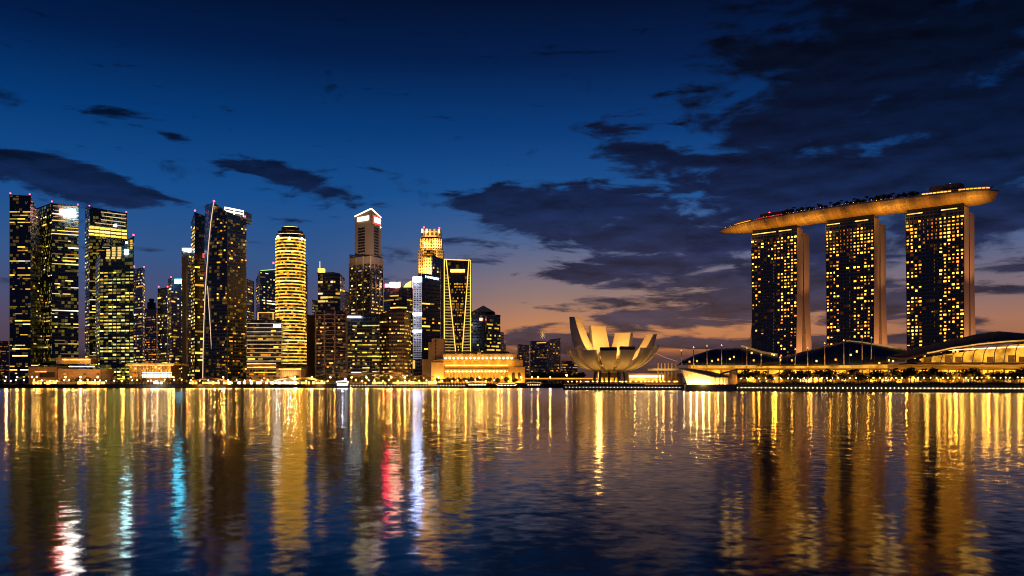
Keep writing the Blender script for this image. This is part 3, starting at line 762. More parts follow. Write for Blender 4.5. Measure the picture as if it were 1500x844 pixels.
# rounded tower with red and orange roof signs
cv_ = [(562, 1140), (572, 1126), (584, 1120), (596, 1124), (604, 1136)]
P = [(wx(a, b), b) for a, b in cv_] + [(wx(604, 1180), 1180), (wx(563, 1180), 1180)]
kw = lambda: dict(fh=5.0, cw=2.6, p=.5, stay=.9, merge=6, lift=4, top=5, actv=(0, .3, 1, 1.5), pal=('yel', 'grn', 'yel'), lev=(1, 2, 2, 3), hf=.32, wf=.95)
r = tower('office_tower', 'rounded dark tower with red and amber signs along its roof', P, [H(424, 1140), H(422, 1126), H(421, 1120), H(421, 1124), H(423, 1136), H(423, 1180), H(424, 1180)], MB_DARK, [(i, kw()) for i in range(4)], 90, 44)
sign(r, 571, 586, 413.5, 421, 1119, emis('sign_redwhite', (1, .40, .25), 26, noise=.5, scale=.5)); sign(r, 564, 569.5, 416, 421, 1125, emis('sign_purered', (1, .02, .05), 60))
mb = MB(); a, b, c_ = at(591, 421, 1120), at(602.5, 421, 1122), at(602.5, 411, 1122); mb.quad([a, b, c_, at(594, 416, 1120)]); mb.build('sign', emis('sign_amber', (1, .5, .12), 2.5), r)
mb = MB(); mb.prism([(wx(570, 1130), 1130), (wx(587, 1122), 1122), (wx(588, 1150), 1150), (wx(571, 1150), 1150)], H(422, 1120), H(413, 1120)); mb.build('plant_room', DARKROOF, r)

# white lattice-lit slim tower
P = corners3(604, 605, 618, 1060, 6, 14)
r = tower('office_tower', 'slim tower washed in bluish white light, latticed like scaffolding', P, H(407, 1060), facade('white_lattice', base=(.02, .02, .025), span=(.5, .48, .5), fh=4.2, cw=3.2, mul=.3, sp=.4, pd=0),
      [(1, dict(fh=4.2, cw=2.4, p=.5, stay=.5, merge=1, lift=60, pal=('wht', 'cool'), lev=(0, 0, 1), hf=.4))], 70, 45)
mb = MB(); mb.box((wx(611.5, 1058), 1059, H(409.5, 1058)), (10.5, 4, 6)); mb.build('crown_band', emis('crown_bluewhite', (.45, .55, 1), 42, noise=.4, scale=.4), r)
mb = MB()
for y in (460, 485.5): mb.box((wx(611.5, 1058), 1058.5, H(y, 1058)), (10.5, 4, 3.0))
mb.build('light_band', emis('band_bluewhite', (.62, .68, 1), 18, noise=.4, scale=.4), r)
mb = MB()
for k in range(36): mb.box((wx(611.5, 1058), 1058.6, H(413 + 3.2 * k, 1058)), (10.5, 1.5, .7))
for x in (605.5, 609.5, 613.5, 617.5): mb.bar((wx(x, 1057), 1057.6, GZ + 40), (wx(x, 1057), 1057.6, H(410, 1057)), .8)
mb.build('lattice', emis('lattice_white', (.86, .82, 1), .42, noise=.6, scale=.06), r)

# gold floodlit stepped tower
Y0 = 1205
r = thing('office_tower', 'stepped tower flooded with golden light, its crown holding red beacons', 'skyscraper', (wx(630, Y0), Y0, GZ), 'city towers on the far shore')
def octo(cx_, cy_, hw, ch): return [(cx_ - hw + ch, cy_ - hw), (cx_ + hw - ch, cy_ - hw), (cx_ + hw, cy_ - hw + ch), (cx_ + hw, cy_ + hw - ch), (cx_ + hw - ch, cy_ + hw), (cx_ - hw + ch, cy_ + hw), (cx_ - hw, cy_ + hw - ch), (cx_ - hw, cy_ - hw + ch)]
GOLDST = facade('gold_stone', base=(.10, .07, .04), span=(.46, .36, .22), fh=4.2, cw=3.6, mul=.42, sp=.35, pd=.25, dl=.12, dim='gold', srough=.7)
ccx, ccy = wx(630.3, Y0), Y0 + 16
for nm, hw, y0, y1 in (('shaft', 17.0, 540, 365), ('upper_shaft', 15.0, 366, 349), ('crown', 13.4, 350, 335)):
    mb = MB(); mb.prism(octo(ccx, ccy, hw, hw * .42), GZ if nm == 'shaft' else H(y0, Y0), H(y1, Y0)); mb.build(nm, GOLDST if nm != 'crown' else facade('crown_stone', base=(.05, .04, .03), span=(.25, .2, .14), fh=6, cw=6, mul=.4, pd=0), r)
mb = MB(); mb.prism(octo(ccx - 1, ccy - 12, 9, 3), H(440, Y0), H(378, Y0)); mb.build('buttress', GOLDST, r)
for x, y in ((618.5, 338), (625, 338), (643, 338.5)):
    mb = MB(); a = at(x, y, Y0 - .5); mb.box((a.x, Y0 + 1, a.z), (2.2, 3, 5)); mb.build('corner_light', emis('corner_gold', (1, .62, .22), 3.5), r)
beacon(r, at(621, 335, Y0 + 10), 1.1, 1); beacon(r, at(643.5, 336, Y0 + 10), 1.1, 1)
for x in (616, 625, 634, 645):
    lamp('SPOT', at(x, 368, Y0 - 14), 110000, (1, .58, .14), .6, at(x, 340, Y0 + 8), 80)
for x in (612, 622, 632, 646):
    lamp('SPOT', at(x, 408, Y0 - 16), 170000, (1, .56, .12), .6, at(x, 372, Y0 + 4), 80)
put_windows(r, [(at(x, y, Y0 - 1.4), 3.4, 1.8, -PI / 2, wmat('gold', rng.choice((1, 2, 2)))) for y in range(353, 402, 4) for x in (618.5, 623, 627.5, 632) if rng.random() < .6], 50)
P = corners3(632, 634, 650, 1150, 10, 20)
r = tower('office_tower', 'brown block with a slanting top, in front of the gold floodlit tower', P, [H(376, 1160), H(376, 1150), H(381, 1170), H(381, 1180)], facade('brown_dark', base=(.02, .016, .014), span=(.10, .075, .055), pd=.05), [(1, dict(fh=4.5, cw=3, p=.12, merge=1, lift=90, **OFF))], 20, 46)
mb = MB(); mb.ball(at(651, 397.5, 1120), 1.5); mb.build('spotlight', emis('spot_warm', (1, .8, .45), 9), r)
P = corners3(617, 618, 645, 1055, 10, 16)
r = tower('office_tower', 'navy glass tower with a pale blue lettered sign under its flat roof', P, H(401.5, 1055), facade('glass_navy', base=(.006, .016, .034), span=(.008, .02, .04), fh=4.3, cw=3, pd=.05, dl=.05),
      [(1, dict(fh=4.5, cw=2.7, p=.26, stay=.65, merge=4, lift=8, top=22, actv=(0, .5, 1, 1.6), pal=('yel', 'gold', 'yel'), lev=(1, 1, 2, 3), hf=.4))], 80, 47)
mb = MB(); x = 621.5
for wd in (2.2, .8, 3.2, 1.4, 2.2, 1.6, .8, 3.0, 2.0):
    a = at(x + wd / 2, 405.5 + .12 * (x - 630), 1053); mb.box((a.x, 1056.4 + (x - 618) * .55, a.z), (wd * .68, .7, 2.2)); x += wd + .35
mb.build('sign', emis('sign_iceblue', (.55, .78, 1), 11), r)
r = simple('office_tower', 'plain pinkish slab wedged between the navy tower and the hourglass tower', 645, 646, 652, 1025, 392, surf('slab_pink', (.34, .25, .22), .8), 0, 48, 4, 16, 0)

# hourglass framed tower
Y0 = 1000
r = thing('office_tower', 'tower outlined in gold with ribbed sides and a dark tapering centre panel', 'skyscraper', (wx(670, Y0), Y0 + 15, GZ), 'city towers on the far shore')
zt, zb = H(380, Y0), GZ
mb = MB(); mb.prism([(wx(651, Y0), Y0), (wx(689, Y0), Y0), (wx(689, Y0), Y0 + 30), (wx(651, Y0), Y0 + 30)], GZ, [zt, H(381.5, Y0), H(381.5, Y0), zt]); mb.build('facade', MB_DARK, r)
mb = MB(); il = lambda y: 653.5 + (y - 380) / 136 * 14; ir = lambda y: 687 - (y - 380) / 136 * 10
pts = [(il(380), 380), (il(520), 520), (ir(520), 520), (ir(380), 380)]
mb.quad([at(a, b, Y0 - .5) for a, b in pts]); mb.build('centre_panel', facade('panel_black', base=(.012, .011, .01), span=(.02, .017, .014), fh=4.4, cw=3.5, pd=.15, dl=.08), r)
OUT = emis('outline_gold', (1, .50, .07), 2.2, noise=.3, scale=.1)
mb = MB()
for a, b in (((650.8, 380), (689.2, 381.5)), ((650.8, 380), (650.8, 520)), ((689.2, 381.5), (689.2, 520))): mb.bar(at(*a, Y0 - .8), at(*b, Y0 - .8), .9)
for f_ in (il, ir):
    for k in range(7): mb.bar(at(f_(380 + 20 * k), 380 + 20 * k, Y0 - .9), at(f_(400 + 20 * k), 400 + 20 * k, Y0 - .9), .9)
mb.build('outline', OUT, r)
for k in range(27):
    y = 403 + k * 4.25; mb = MB()
    RB = emis('rib_cream', (1, .58, .20), .5, noise=.5, scale=.12)
    mb.bar(at(651, y, Y0 - .7), at(il(y), y + .3, Y0 - .7), 1.0, .95); mb.build('side_rib', RB, r)
    mb = MB(); mb.bar(at(ir(y), y + .3, Y0 - .7), at(689, y, Y0 - .7), 1.0, .95); mb.build('side_rib', RB, r)
sign(r, 660, 681, 394.5, 399, Y0 - 1, emis('sign_gold', (1, .60, .08), 4, noise=.3, scale=.5))
rng = random.Random(49); c = []
for k in range(26):
    y = 416 + k * 4.2
    if rng.random() < .72:
        x = il(y) + 1.2
        while x < ir(y) - 2.5:
            if rng.random() < .5: c.append((at(x + 1.1, y, Y0 - .6), 1.7 * .77, 1.5, -PI / 2, wmat(rng.choice(('yel', 'gold')), rng.choice((1, 1, 2)))))
            x += 2.2
put_windows(r, c, 80, rng)

# blue tower with pale gable roof
Y0 = 1150
P = [(wx(689, Y0), Y0), (wx(711, Y0 - 6), Y0 - 6), (wx(717, Y0 + 30), Y0 + 30), (wx(693, Y0 + 36), Y0 + 36)]
r = tower('office_tower', 'slate blue tower under a pale gabled roof with one red lit sign', P, H(458, Y0), facade('glass_slate', base=(.012, .018, .03), span=(.02, .028, .042), fh=4.2, cw=3.2, pd=.06), [(0, dict(fh=4.4, cw=2.8, p=.1, merge=2, lift=4, top=10, **OFF))], 30, 51)
mb = MB(); zz = H(458.2, Y0)
ap = at(708, 447.5, Y0 + 14)
q = [(P[0][0], P[0][1] - 1, zz), (P[1][0] + 12, P[1][1] - 1, zz + .5), (P[2][0] + 8, P[2][1], zz), (P[3][0], P[3][1], zz)]
for i in range(4): mb.quad([q[i], q[(i + 1) % 4], ap])
mb.build('gable_roof', surf('roof_pale_blue', (.22, .25, .30), .6), r)
sign(r, 702.5, 706.5, 466, 469.5, Y0 - 6, emis('sign_red2', (1, .25, .18), 9))
P = corners3(711, 713, 733, 1120, 8, 18)
r = tower('office_tower', 'short navy tower with yellow window rows beside the gabled one', P, H(461, 1120), MB_DARK, [(1, dict(fh=4.6, cw=2.8, p=.55, stay=.6, merge=3, lift=4, top=10, pal=('yel', 'grn'), lev=(1, 2, 2), hf=.42))], 80, 52)
simple('office_block', 'small dark stub of a building right of the short navy tower', 729, 730, 738, 1180, 487, MB_FAR, .15, 53, 5, 20, 10, group='low waterfront buildings')
simple('office_block', 'tiny dark block half hidden behind the gilded hotel roof', 735, 736, 741, 1350, 505, MB_FAR, .1, 54, 5, 20, 5, group='low waterfront buildings')
simple('apartment_block', 'faint thin tower at the very left edge of the skyline', -6, -4, 13, 1500, 500, MB_FAR, .4, 55, 20, 20, 30, hf=.35, pal=dict(pal=('warm', 'amb'), lev=(0, 1, 1)))

# distant apartment blocks between the hotel and the museum
G2 = 'distant apartment blocks beyond the bridge'
W2 = dict(pal=('amb', 'warm', 'yel'), lev=(0, 1, 1, 2))
simple('apartment_block', 'distant brown block with one bright top window, nearest the gilded hotel', 758, 760, 775, 2000, 505, MB_FAR, .16, 61, 20, 40, 20, W2, 6, 6, 1, hf=.4, group=G2)
r = simple('apartment_block', 'distant block with a gold starry ornament over a lit roof band', 776, 778, 801, 1900, 500, MB_FAR, .3, 62, 20, 40, 40, W2, 6, 6, 1, hf=.4, group=G2)
mb = MB(); a = at(795, 497, 1905)
for k in range(8):
    an = 2 * PI * k / 8; mb.bar((a.x, a.y, a.z + 9), (a.x + 6 * math.cos(an), a.y, a.z + 9 + 8 * math.sin(an)), .9)
mb.build('roof_ornament', emis('ornament_gold', (1, .6, .2), .8), r)
mb = MB(); mb.bar(at(786, 502.5, 1898), at(800, 502, 1898), 1.4); mb.build('roof_line', emis('roofline_amb', (1, .5, .15), 1.5), r)
simple('apartment_block', 'distant dark blue block with a raked roof, left of the lotus museum', 801, 806, 821, 1800, 497, MB_FAR, .2, 63, 20, 40, 40, W2, 6, 6, 1, tops=(503, 498, 496, 500), hf=.4, group=G2)
simple('apartment_block', 'distant low block behind the museum petals, dotted with few lights', 822, 824, 846, 2100, 529, MB_FAR, .3, 64, 20, 40, 30, W2, 6, 6, 1, hf=.4, group=G2)
simple('apartment_block', 'distant low grey block in the dip behind the bridge', 738, 740, 759, 2300, 519, MB_FAR, .12, 65, 20, 40, 20, W2, 6, 6, 1, hf=.4, group=G2)

# ------------------------------------------------------------------ gilded hotel on the river mouth
Y0 = 955
r = thing('grand_hotel', 'long columned grand hotel flooded in gold light on the river mouth', 'hotel', (wx(700, Y0), Y0 + 15, GZ))
X = lambda p_: wx(p_, Y0)
def blk(mb, p0, p1, y0, y1, Yf, dep): 
    a = at(p0, y1, Y0); b = at(p1, y0, Y0); mb.box(((a.x + b.x) / 2, Yf + dep / 2, (a.z + b.z) / 2), (b.x - a.x, dep, b.z - a.z))
GST = surf('gold_stone_plain', (.52, .36, .15), .75, var=.12, scale=.3)
mb = MB(); blk(mb, 634, 766, 527.5, 561, Y0 + 3, 40); mb.build('wall', GST, r)
mb = MB(); blk(mb, 648, 757, 518, 527, Y0 + 8, 26); mb.build('attic', GST, r)
mb = MB(); q = [at(656, 518, Y0 + 8), at(748, 518, Y0 + 8), at(744, 514.8, Y0 + 20), at(660, 514.8, Y0 + 20)]
mb.quad(q); mb.quad([q[3], q[2], at(748, 518, Y0 + 34), at(656, 518, Y0 + 34)]); mb.build('roof', surf('roof_tile', (.20, .13, .09), .8), r)
for nm, p0, p1, y0, y1, out in (('cornice', 640, 760, 526.6, 528.2, 2.2), ('cornice', 650, 745, 537.2, 538.6, 1.2), ('cornice', 636, 766, 541, 542.4, 2.6)):
    mb = MB(); blk(mb, p0, p1, y0, y1, Y0 + 3 - out, out + .5); mb.build(nm, GST, r)
mb = MB(); blk(mb, 744, 769, 538, 561, Y0 - 3, 7); mb.build('end_pavilion', GST, r)
mb = MB(); blk(mb, 632, 650, 531, 561, Y0 - 2, 6); mb.build('end_pavilion', GST, r)
for i in range(22):
    p_ = 654 + i * 4.2; mb = MB(); mb.tube((X(p_), Y0 + 1.2, GZ), (X(p_), Y0 + 1.2, H(542.6, Y0)), .62, .52, 8)
    mb.build('column', GST, r)
LA = emis('cove_gold', (1, .66, .16), 4.2, noise=.3, scale=.2)
for i in range(17):
    p_ = 652 + i * 6.1; mb = MB(); mb.ball((X(p_), Y0 + 6.6, H(524.6, Y0)), 1.15, 8, 5, .9); mb.build('attic_light', emis('attic_lamp', (1, .78, .36), 6), r)
for nm, p0, p1, y in (('cove_light', 652, 744, 535.2), ('cove_light', 634, 650, 534.5), ('cove_light', 652, 700, 543.9), ('cove_light', 700, 744, 543.7)):
    mb = MB(); blk(mb, p0, p1, y - .55, y + .55, Y0 + 2.2, .5); mb.build(nm, LA, r)
for i in range(16):
    p_ = 655.5 + i * 5.6; mb = MB(); mb.ball((X(p_), Y0 + .4, H(544.2, Y0)), .85, 8, 5); mb.build('portico_light', emis('attic_lamp', (1, .78, .36), 6), r)
for p_ in (752, 760.5):
    mb = MB(); n_ = 8
    pts = [(X(p_ - 2.2), H(558, Y0)), (X(p_ + 2.2), H(558, Y0))] + [(X(p_) + 2.2 / F * Y0 * math.cos(PI * k / n_), H(549, Y0) + 2.4 * math.sin(PI * k / n_)) for k in range(n_ + 1)]
    mb.quad([(a, Y0 - 3.2, b) for a, b in pts]); mb.build('arch', surf('arch_dark', (.03, .02, .012), .8), r)
for p_ in (655, 668, 681, 694, 707, 720, 733): mb = MB(); blk(mb, p_, p_ + 7.5, 529.5, 533.2, Y0 + 2.6, .8); mb.build('window', wmat('gold', 2), r)
mb = MB(); mb.ball(at(702, 518, Y0 + 6), 2.2, 8, 5, 1.2); mb.tube(at(702, 517, Y0 + 6), at(702, 511, Y0 + 6), .3); mb.build('crest', GST, r)
for p_ in range(640, 766, 15): lamp('POINT', (X(p_), Y0 - 6, H(556, Y0)), 6500, (1, .46, .05), .8)
for p_ in range(650, 750, 16): lamp('POINT', (X(p_), Y0 - 1.5, H(532, Y0)), 1500, (1, .50, .07), .5)
for p_ in range(655, 750, 18): lamp('POINT', (X(p_), Y0 + 4, H(522, Y0)), 500, (1, .60, .14), .5)
r = thing('stone_block', 'blank pale stone block with a stepped top left of the gilded hotel', 'building', (wx(637, 968), 975, GZ), 'low waterfront buildings')
mb = MB()
for p0, p1, y0 in ((627, 636, 501), (632, 650, 496), (617, 627, 526)):
    a = at(p0, 561, 968); b = at(p1, y0, 968); mb.prism([(a.x, 968 + (y0 - 490) * .3), (b.x, 968 + (y0 - 490) * .3), (b.x, 985), (a.x, 985)], GZ, b.z)
mb.build('wall', CONC, r)
for k in range(8):
    mb = MB(); a = at(638, 500 + 5.5 * k, 969); mb.box((a.x, 969.6, a.z), (1.3, 1, 2.6)); mb.build('slot_window', surf('louvre_black', (.012, .012, .014), .5), r)
mb = MB(); mb.box((wx(606, 964), 966, H(534, 964)), (2.2, 3, 9)); mb.build('light_fin', emis('fin_gold', (1, .55, .1), 1.1), r)
lamp('POINT', at(640, 556, 940), 9000, (1, .6, .25), 1)

# ------------------------------------------------------------------ low buildings along the left quay
WALLW = surf('wall_warm', (.34, .24, .17), .8, var=.15, scale=.2)
def low(name, label, px0, px1, py0, Yf, dep, mat, cat='building', py1=562, group='low waterfront buildings'):
    a = at(px0, py1, Yf); b = at(px1, py0, Yf)
    r = thing(name, label, cat, ((a.x + b.x) / 2, Yf + dep / 2, GZ), group)
    mb = MB(); mb.prism([(a.x, Yf), (b.x, Yf), (b.x, Yf + dep), (a.x, Yf + dep)], GZ, b.z); mb.build('wall', mat, r); return r
def lightbar(r, px0, px1, py, Yf, mat, h=.6, name='light_strip', dz=.4):
    a = at(px0, py, Yf); b = at(px1, py, Yf); mb = MB(); mb.box(((a.x + b.x) / 2, Yf, a.z), (b.x - a.x, dz, h)); return mb.build(name, mat, r)
STRIP = emis('strip_gold', (1, .50, .07), 5, noise=.7, scale=.12)
STRIPW = emis('strip_warmwhite', (1, .72, .34), 7, noise=.7, scale=.12)
STRIPO = emis('strip_orange', (1, .36, .045), 3, noise=.6, scale=.12)
r = low('terrace_building', 'low stepped dark building at the foot of the leftmost dark tower', 42, 84, 538, 880, 30, WALLW)
mb = MB(); blk2 = lambda mb, p0, p1, y0, y1, Yf, dep: mb.box(((wx(p0, Yf) + wx(p1, Yf)) / 2, Yf + dep / 2, (H(y0, Yf) + H(y1, Yf)) / 2), (wx(p1, Yf) - wx(p0, Yf), dep, H(y0, Yf) - H(y1, Yf)))
blk2(mb, 41, 85, 536.6, 538, 877, 34); mb.build('roof', DARKROOF, r)
mb = MB(); blk2(mb, 58, 80, 545, 553, 879.4, .5); mb.build('window', surf('louvre_black', (.012, .012, .014), .5), r)
lightbar(r, 46, 56, 535.3, 879, STRIP); lightbar(r, 52, 68, 544.8, 879, STRIPO)
r = low('terrace_building', 'long low pinkish wall building with a gold lit roof canopy set above it', 85, 147, 541, 872, 30, WALLW)
mb = MB(); blk2(mb, 82, 133, 525, 533, 895, 16); mb.build('upper_room', WALLW, r)
mb = MB(); blk2(mb, 81, 134, 524, 525.4, 890, 26); mb.build('roof', surf('roof_gold', (.4, .3, .18), .7), r)
lightbar(r, 92, 132, 526.8, 894.5, STRIP, .9); mb = MB(); blk2(mb, 93, 116, 529.5, 532.6, 894.5, .4); mb.build('window', wmat('gold', 1), r)
lightbar(r, 101, 138, 537, 873, STRIPW, .8); put_windows(r, face_windows((wx(88, 872), 872), (wx(146, 872), 872), GZ + 1.5, H(543, 872), H(543, 872), 3.4, 3.2, .16, random.Random(73), pal=('amb', 'warm'), lev=(0, 1, 2), merge=1), 20)
for x, p_ in ((100, 2500), (118, 3000), (136, 3000)): lamp('POINT', at(x, 552, 862), p_ * .28, (1, .5, .22), 1)
for x in (95, 110, 125): lamp('POINT', at(x, 530.5, 890), 1500, (1, .6, .2), .5)

r = thing('glass_pavilion', 'flat roofed glass pavilion with glowing ringed gallery behind dark trees', 'pavilion', (wx(220, 880), 890, GZ), 'low waterfront buildings')
mb = MB(); blk2(mb, 185.5, 255, 532.2, 534.6, 874, 36); mb.build('roof', surf('roof_gold', (.4, .3, .18), .7), r)
mb = MB(); blk2(mb, 190, 250, 534.6, 562, 884, 22); mb.build('wall', surf('glass_amber', (.10, .06, .03), .3), r)
mb = MB()
for p_ in range(190, 254, 5): mb.bar((wx(p_, 878), 878, GZ), (wx(p_, 878), 878, H(534.6, 878)), .5)
mb.build('column', WALLW, r)
for y, hh in ((546, .9), (549.3, 1.1), (552.2, .8)): lightbar(r, 209, 251, y, 880, STRIPW, hh, 'gallery_ring', 2)
lightbar(r, 187, 254, 534.9, 875.5, STRIP, .5)
rng = random.Random(71)
put_windows(r, [((wx(p_, 883.6), 883.6, H(y, 883)), 2.0, rng.uniform(1.4, 3.4), -PI / 2, wmat(rng.choice(('gold', 'warm', 'amb')), rng.choice((1, 2, 2, 3)))) for p_ in range(192, 250, 4) for y in (538, 543, 550) if rng.random() < .65], 45)
for p_ in (195, 212, 230, 247): lamp('POINT', at(p_, 540, 881), 2200, (1, .55, .15), .6); lamp('POINT', at(p_, 537, 870), 900, (1, .6, .2), .5)

def tent(label, px0, px1, ytop, ybot, Yf, dep, mat, peak=.5, group='lit canopies along the left quay', power=6000, col=(1, .46, .09), front=STRIP):
    a = at(px0, ybot, Yf); b = at(px1, ybot, Yf); zt = H(ytop, Yf); ze = a.z
    r = thing('canopy', label, 'canopy', ((a.x + b.x) / 2, Yf + dep / 2, GZ), group)
    n = 12; P = []
    for j in range(5):
        row = []
        for i in range(n + 1):
            s_ = i / n; q = abs(s_ - peak) / max(peak, 1 - peak); hgt = (1 - q ** 1.4) * math.sin(PI * (.18 + .64 * j / 4))
            row.append((a.x + (b.x - a.x) * s_, Yf + dep * j / 4, ze + (zt - ze) * max(0, hgt)))
        P.append(row)
    mb = MB(); mb.grid(P, True, True); mb.build('roof', mat, r, True)
    mb = MB()
    for i in range(0, n + 1, 2):
        x = a.x + (b.x - a.x) * i / n
        for yy in (Yf + .4, Yf + dep - .4): mb.tube((x, yy, GZ), (x, yy, ze + .6), .14, n=6)
    mb.build('post', STEEL, r)
    mb = MB()
    rg = random.Random(int(px0)); x = a.x + 1
    while x < b.x - 2:
        wd = rg.uniform(.8, 3.2)
        if rg.random() < .75: mb.box((x + wd / 2, Yf + dep * .4, GZ + 1.6), (wd, .8, rg.uniform(1.4, 2.9)))
        x += wd + rg.uniform(.3, 1.4)
    mb.build('stall_front', front, r)
    k = max(2, int((b.x - a.x) / 9))
    for i in range(k): lamp('POINT', (a.x + (b.x - a.x) * (i + .5) / k, Yf + dep * .45, ze - .4), power, col, .4)
    for i in range(k): lamp('POINT', (a.x + (b.x - a.x) * (i + .5) / k, Yf - 5, GZ + 1.2), power * .5, col, .4)
    return r
ORG = surf('canvas_orange', (.55, .26, .08), .8, var=.15, scale=.4); WHT = surf('canvas_white', (.75, .70, .62), .8, var=.05)
tent('wide orange glowing canopy below the tower with the white curved line', 273, 334, 553, 558.5, 868, 14, ORG)
tent('white glowing peaked tent beside the base of the round striped tower', 399, 432, 551, 558.5, 886, 14, WHT, .6, power=6000, col=(1, .78, .5), front=STRIPW)
tent('long low orange canopy right of the white peaked tent', 428, 478, 552.5, 559, 889, 14, ORG, .3)
tent('dark red low awning with lit stalls left of the white peaked tent', 330, 398, 557, 560, 880, 10, surf('canvas_red', (.3, .10, .05), .8), .6, power=1500, front=STRIPW)
tent('small orange awning with bright stalls at the far left quay', 44, 84, 556, 559.5, 832, 8, ORG, .5, power=1600)
tent('thin amber awning over the quay left of the glass pavilion', 110, 150, 558, 560, 838, 8, ORG, .5, power=900)
tent('bright white lit stall roof below the glass pavilion', 222, 238, 556, 559.5, 850, 8, WHT, .5, power=5000, col=(1, .85, .7), front=STRIPW)
tent('pale flat awning at the quay under the curved brown block', 532, 562, 546, 549, 930, 12, WHT, .4, power=2500)
tent('broad gold lit awning in front of the curved brown block', 560, 606, 542, 548, 934, 14, ORG, .5, power=3800)
tent('low amber awning between dark trees right of the curved brown block', 600, 640, 549, 553, 905, 10, ORG, .5, power=2500)

r = low('podium_building', 'dark low podium with gold floor lines under the striped low block', 361, 405, 531, 905, 18, MB_GREY)
for y in (533, 538, 545.5): lightbar(r, 362 if y < 540 else 372, 404, y, 904.5, STRIP if y != 545.5 else STRIPO, .6)
put_windows(r, face_windows((wx(362, 905), 905), (wx(405, 905), 905), GZ + 1, H(532, 905), H(532, 905), 3.6, 2.2, .35, random.Random(72), pal=('amb', 'warm', 'yel'), lev=(1, 2, 2), merge=2), 30)
r = low('podium_building', 'columned gold lit podium at the foot of the round striped tower', 404, 441, 540, 920, 20, WALLW)
mb = MB(); blk2(mb, 401, 443, 537.5, 540, 914, 28); mb.build('roof', DARKROOF, r)
lightbar(r, 403, 441, 540.8, 914.5, STRIP, .9)
mb = MB()
for p_ in range(415, 432, 3): mb.bar((wx(p_, 915), 915, GZ), (wx(p_, 915), 915, H(540, 915)), .8)
mb.build('column', STONE, r); 
for p_ in (416, 422, 428): lamp('POINT', at(p_, 548, 916.5), 1800, (1, .6, .15), .5)
r = low('arcade_building', 'low arcade with a thin lit roof edge behind the trees under the black glass block', 500, 530, 547, 936, 14, WALLW); lightbar(r, 515, 529, 545.5, 935, STRIPW, .6)

# ------------------------------------------------------------------ river bridge
Y0 = 1010
r = thing('road_bridge', 'low road bridge with a continuous orange lit deck across the river mouth', 'bridge', (wx(795, Y0), Y0, GZ))
mb = MB(); mb.box((wx(795, Y0), Y0 + 6, H(556, Y0)), (wx(875, Y0) - wx(715, Y0), 12, 1.6)); mb.build('deck', CONC, r)
for k in range(9):
    mb = MB(); p_ = 722 + k * 18; mb.box((wx(p_, Y0), Y0 + 6, (H(556, Y0) - .8) / 2), (3, 8, H(556, Y0) - .8)); mb.build('pier', CONC, r)
mb = MB(); mb.box((wx(795, Y0), Y0 - .3, H(554.6, Y0)), (wx(875, Y0) - wx(715, Y0), .3, 1.5)); mb.build('light_strip', emis('bridge_glow', (1, .36, .05), 1.0, noise=.4, scale=.05), r)
mb = MB()
for k in range(60):
    p_ = 716 + k * 2.65; mb.bar((wx(p_, Y0), Y0 - .5, H(555, Y0)), (wx(p_, Y0), Y0 - .5, H(553, Y0)), .12)
mb.build('railing', STEEL, r)['kind'] = 'stuff'

# ------------------------------------------------------------------ trees (leaf clumps on limbs)
LEAF = surf('leaf_dark', (.030, .036, .014), .7, var=.5, scale=.9)
BARK = surf('bark', (.10, .075, .05), .9)
def make_tree(name, label, seed, R, hgt, trunk, n=420, group=None, flat=.75, palm=False):
    rng = random.Random(seed)
    r = thing(name, label, 'tree', (0, -500, -900), group)
    o = Vector((0, -500, -900))
    mb = MB(); mb.tube(o, o + Vector((rng.uniform(-.2, .2), 0, trunk)), .24, .15, 7)
    lobes = []
    for k in range(7):
        a = 2 * PI * k / 6 + rng.uniform(-.4, .4); d_ = R * rng.uniform(.35, .72) if k < 6 else 0
        c = o + Vector((d_ * math.cos(a), d_ * math.sin(a), trunk + (hgt - trunk) * (rng.uniform(.25, .7) if k < 6 else .72)))
        lobes.append((c, R * rng.uniform(.34, .52))); mb.tube(o + Vector((0, 0, trunk * .92)), o.lerp(c, .8) + Vector((0, 0, trunk * .15)), .12, .05, 5)
    mb.build('trunk', BARK, r)
    mb = MB()
    for i in range(n):
        c, q = rng.choice(lobes)
        d_ = Vector((rng.gauss(0, 1), rng.gauss(0, 1), rng.gauss(0, 1) * flat)).normalized() * q * rng.uniform(.35, 1.12)
        p_ = c + d_; s_ = rng.uniform(.22, .55) * (R / 3.2) ** .5
        u = Vector((rng.gauss(0, 1), rng.gauss(0, 1), rng.gauss(0, .6))).normalized(); v = u.cross(Vector((rng.gauss(0, 1), rng.gauss(0, 1), 1))).normalized()
        mb.quad([p_ - u * s_ - v * s_ * .5, p_ + u * s_ * .2 - v * s_, p_ + u * s_ + v * s_ * .3, p_ - u * s_ * .1 + v * s_ * .9])
    mb.build('crown', LEAF, r); return r
def make_palm(label, seed, hgt, group):
    rng = random.Random(seed); r = thing('palm_tree', label, 'palm', (0, -500, -900), group); o = Vector((0, -500, -900))
    mb = MB(); mb.tube(o, o + Vector((.3, 0, hgt)), .26, .17, 7); mb.build('trunk', BARK, r)
    mb = MB()
    for k in range(15):
        a = 2 * PI * k / 15 + rng.uniform(-.2, .2); L = rng.uniform(2.4, 3.2); up = rng.uniform(.2, 1.0); prev = o + Vector((.3, 0, hgt))
        for s_ in range(1, 6):
            f = s_ / 5; q = o + Vector((.3 + L * f * math.cos(a), L * f * math.sin(a), hgt + up * L * f - 1.5 * L * f * f * .7)); n_ = Vector((-math.sin(a), math.cos(a), -.3)) * (.55 * (1 - f * .7))
            mb.quad([prev - n_, q - n_ * .8, q, prev]); mb.quad([prev, q, q + Vector((n_.x, n_.y, -n_.z)) * -.8 + n_ * 1.6, prev + n_]); prev = q
    mb.build('crown', LEAF, r); return r

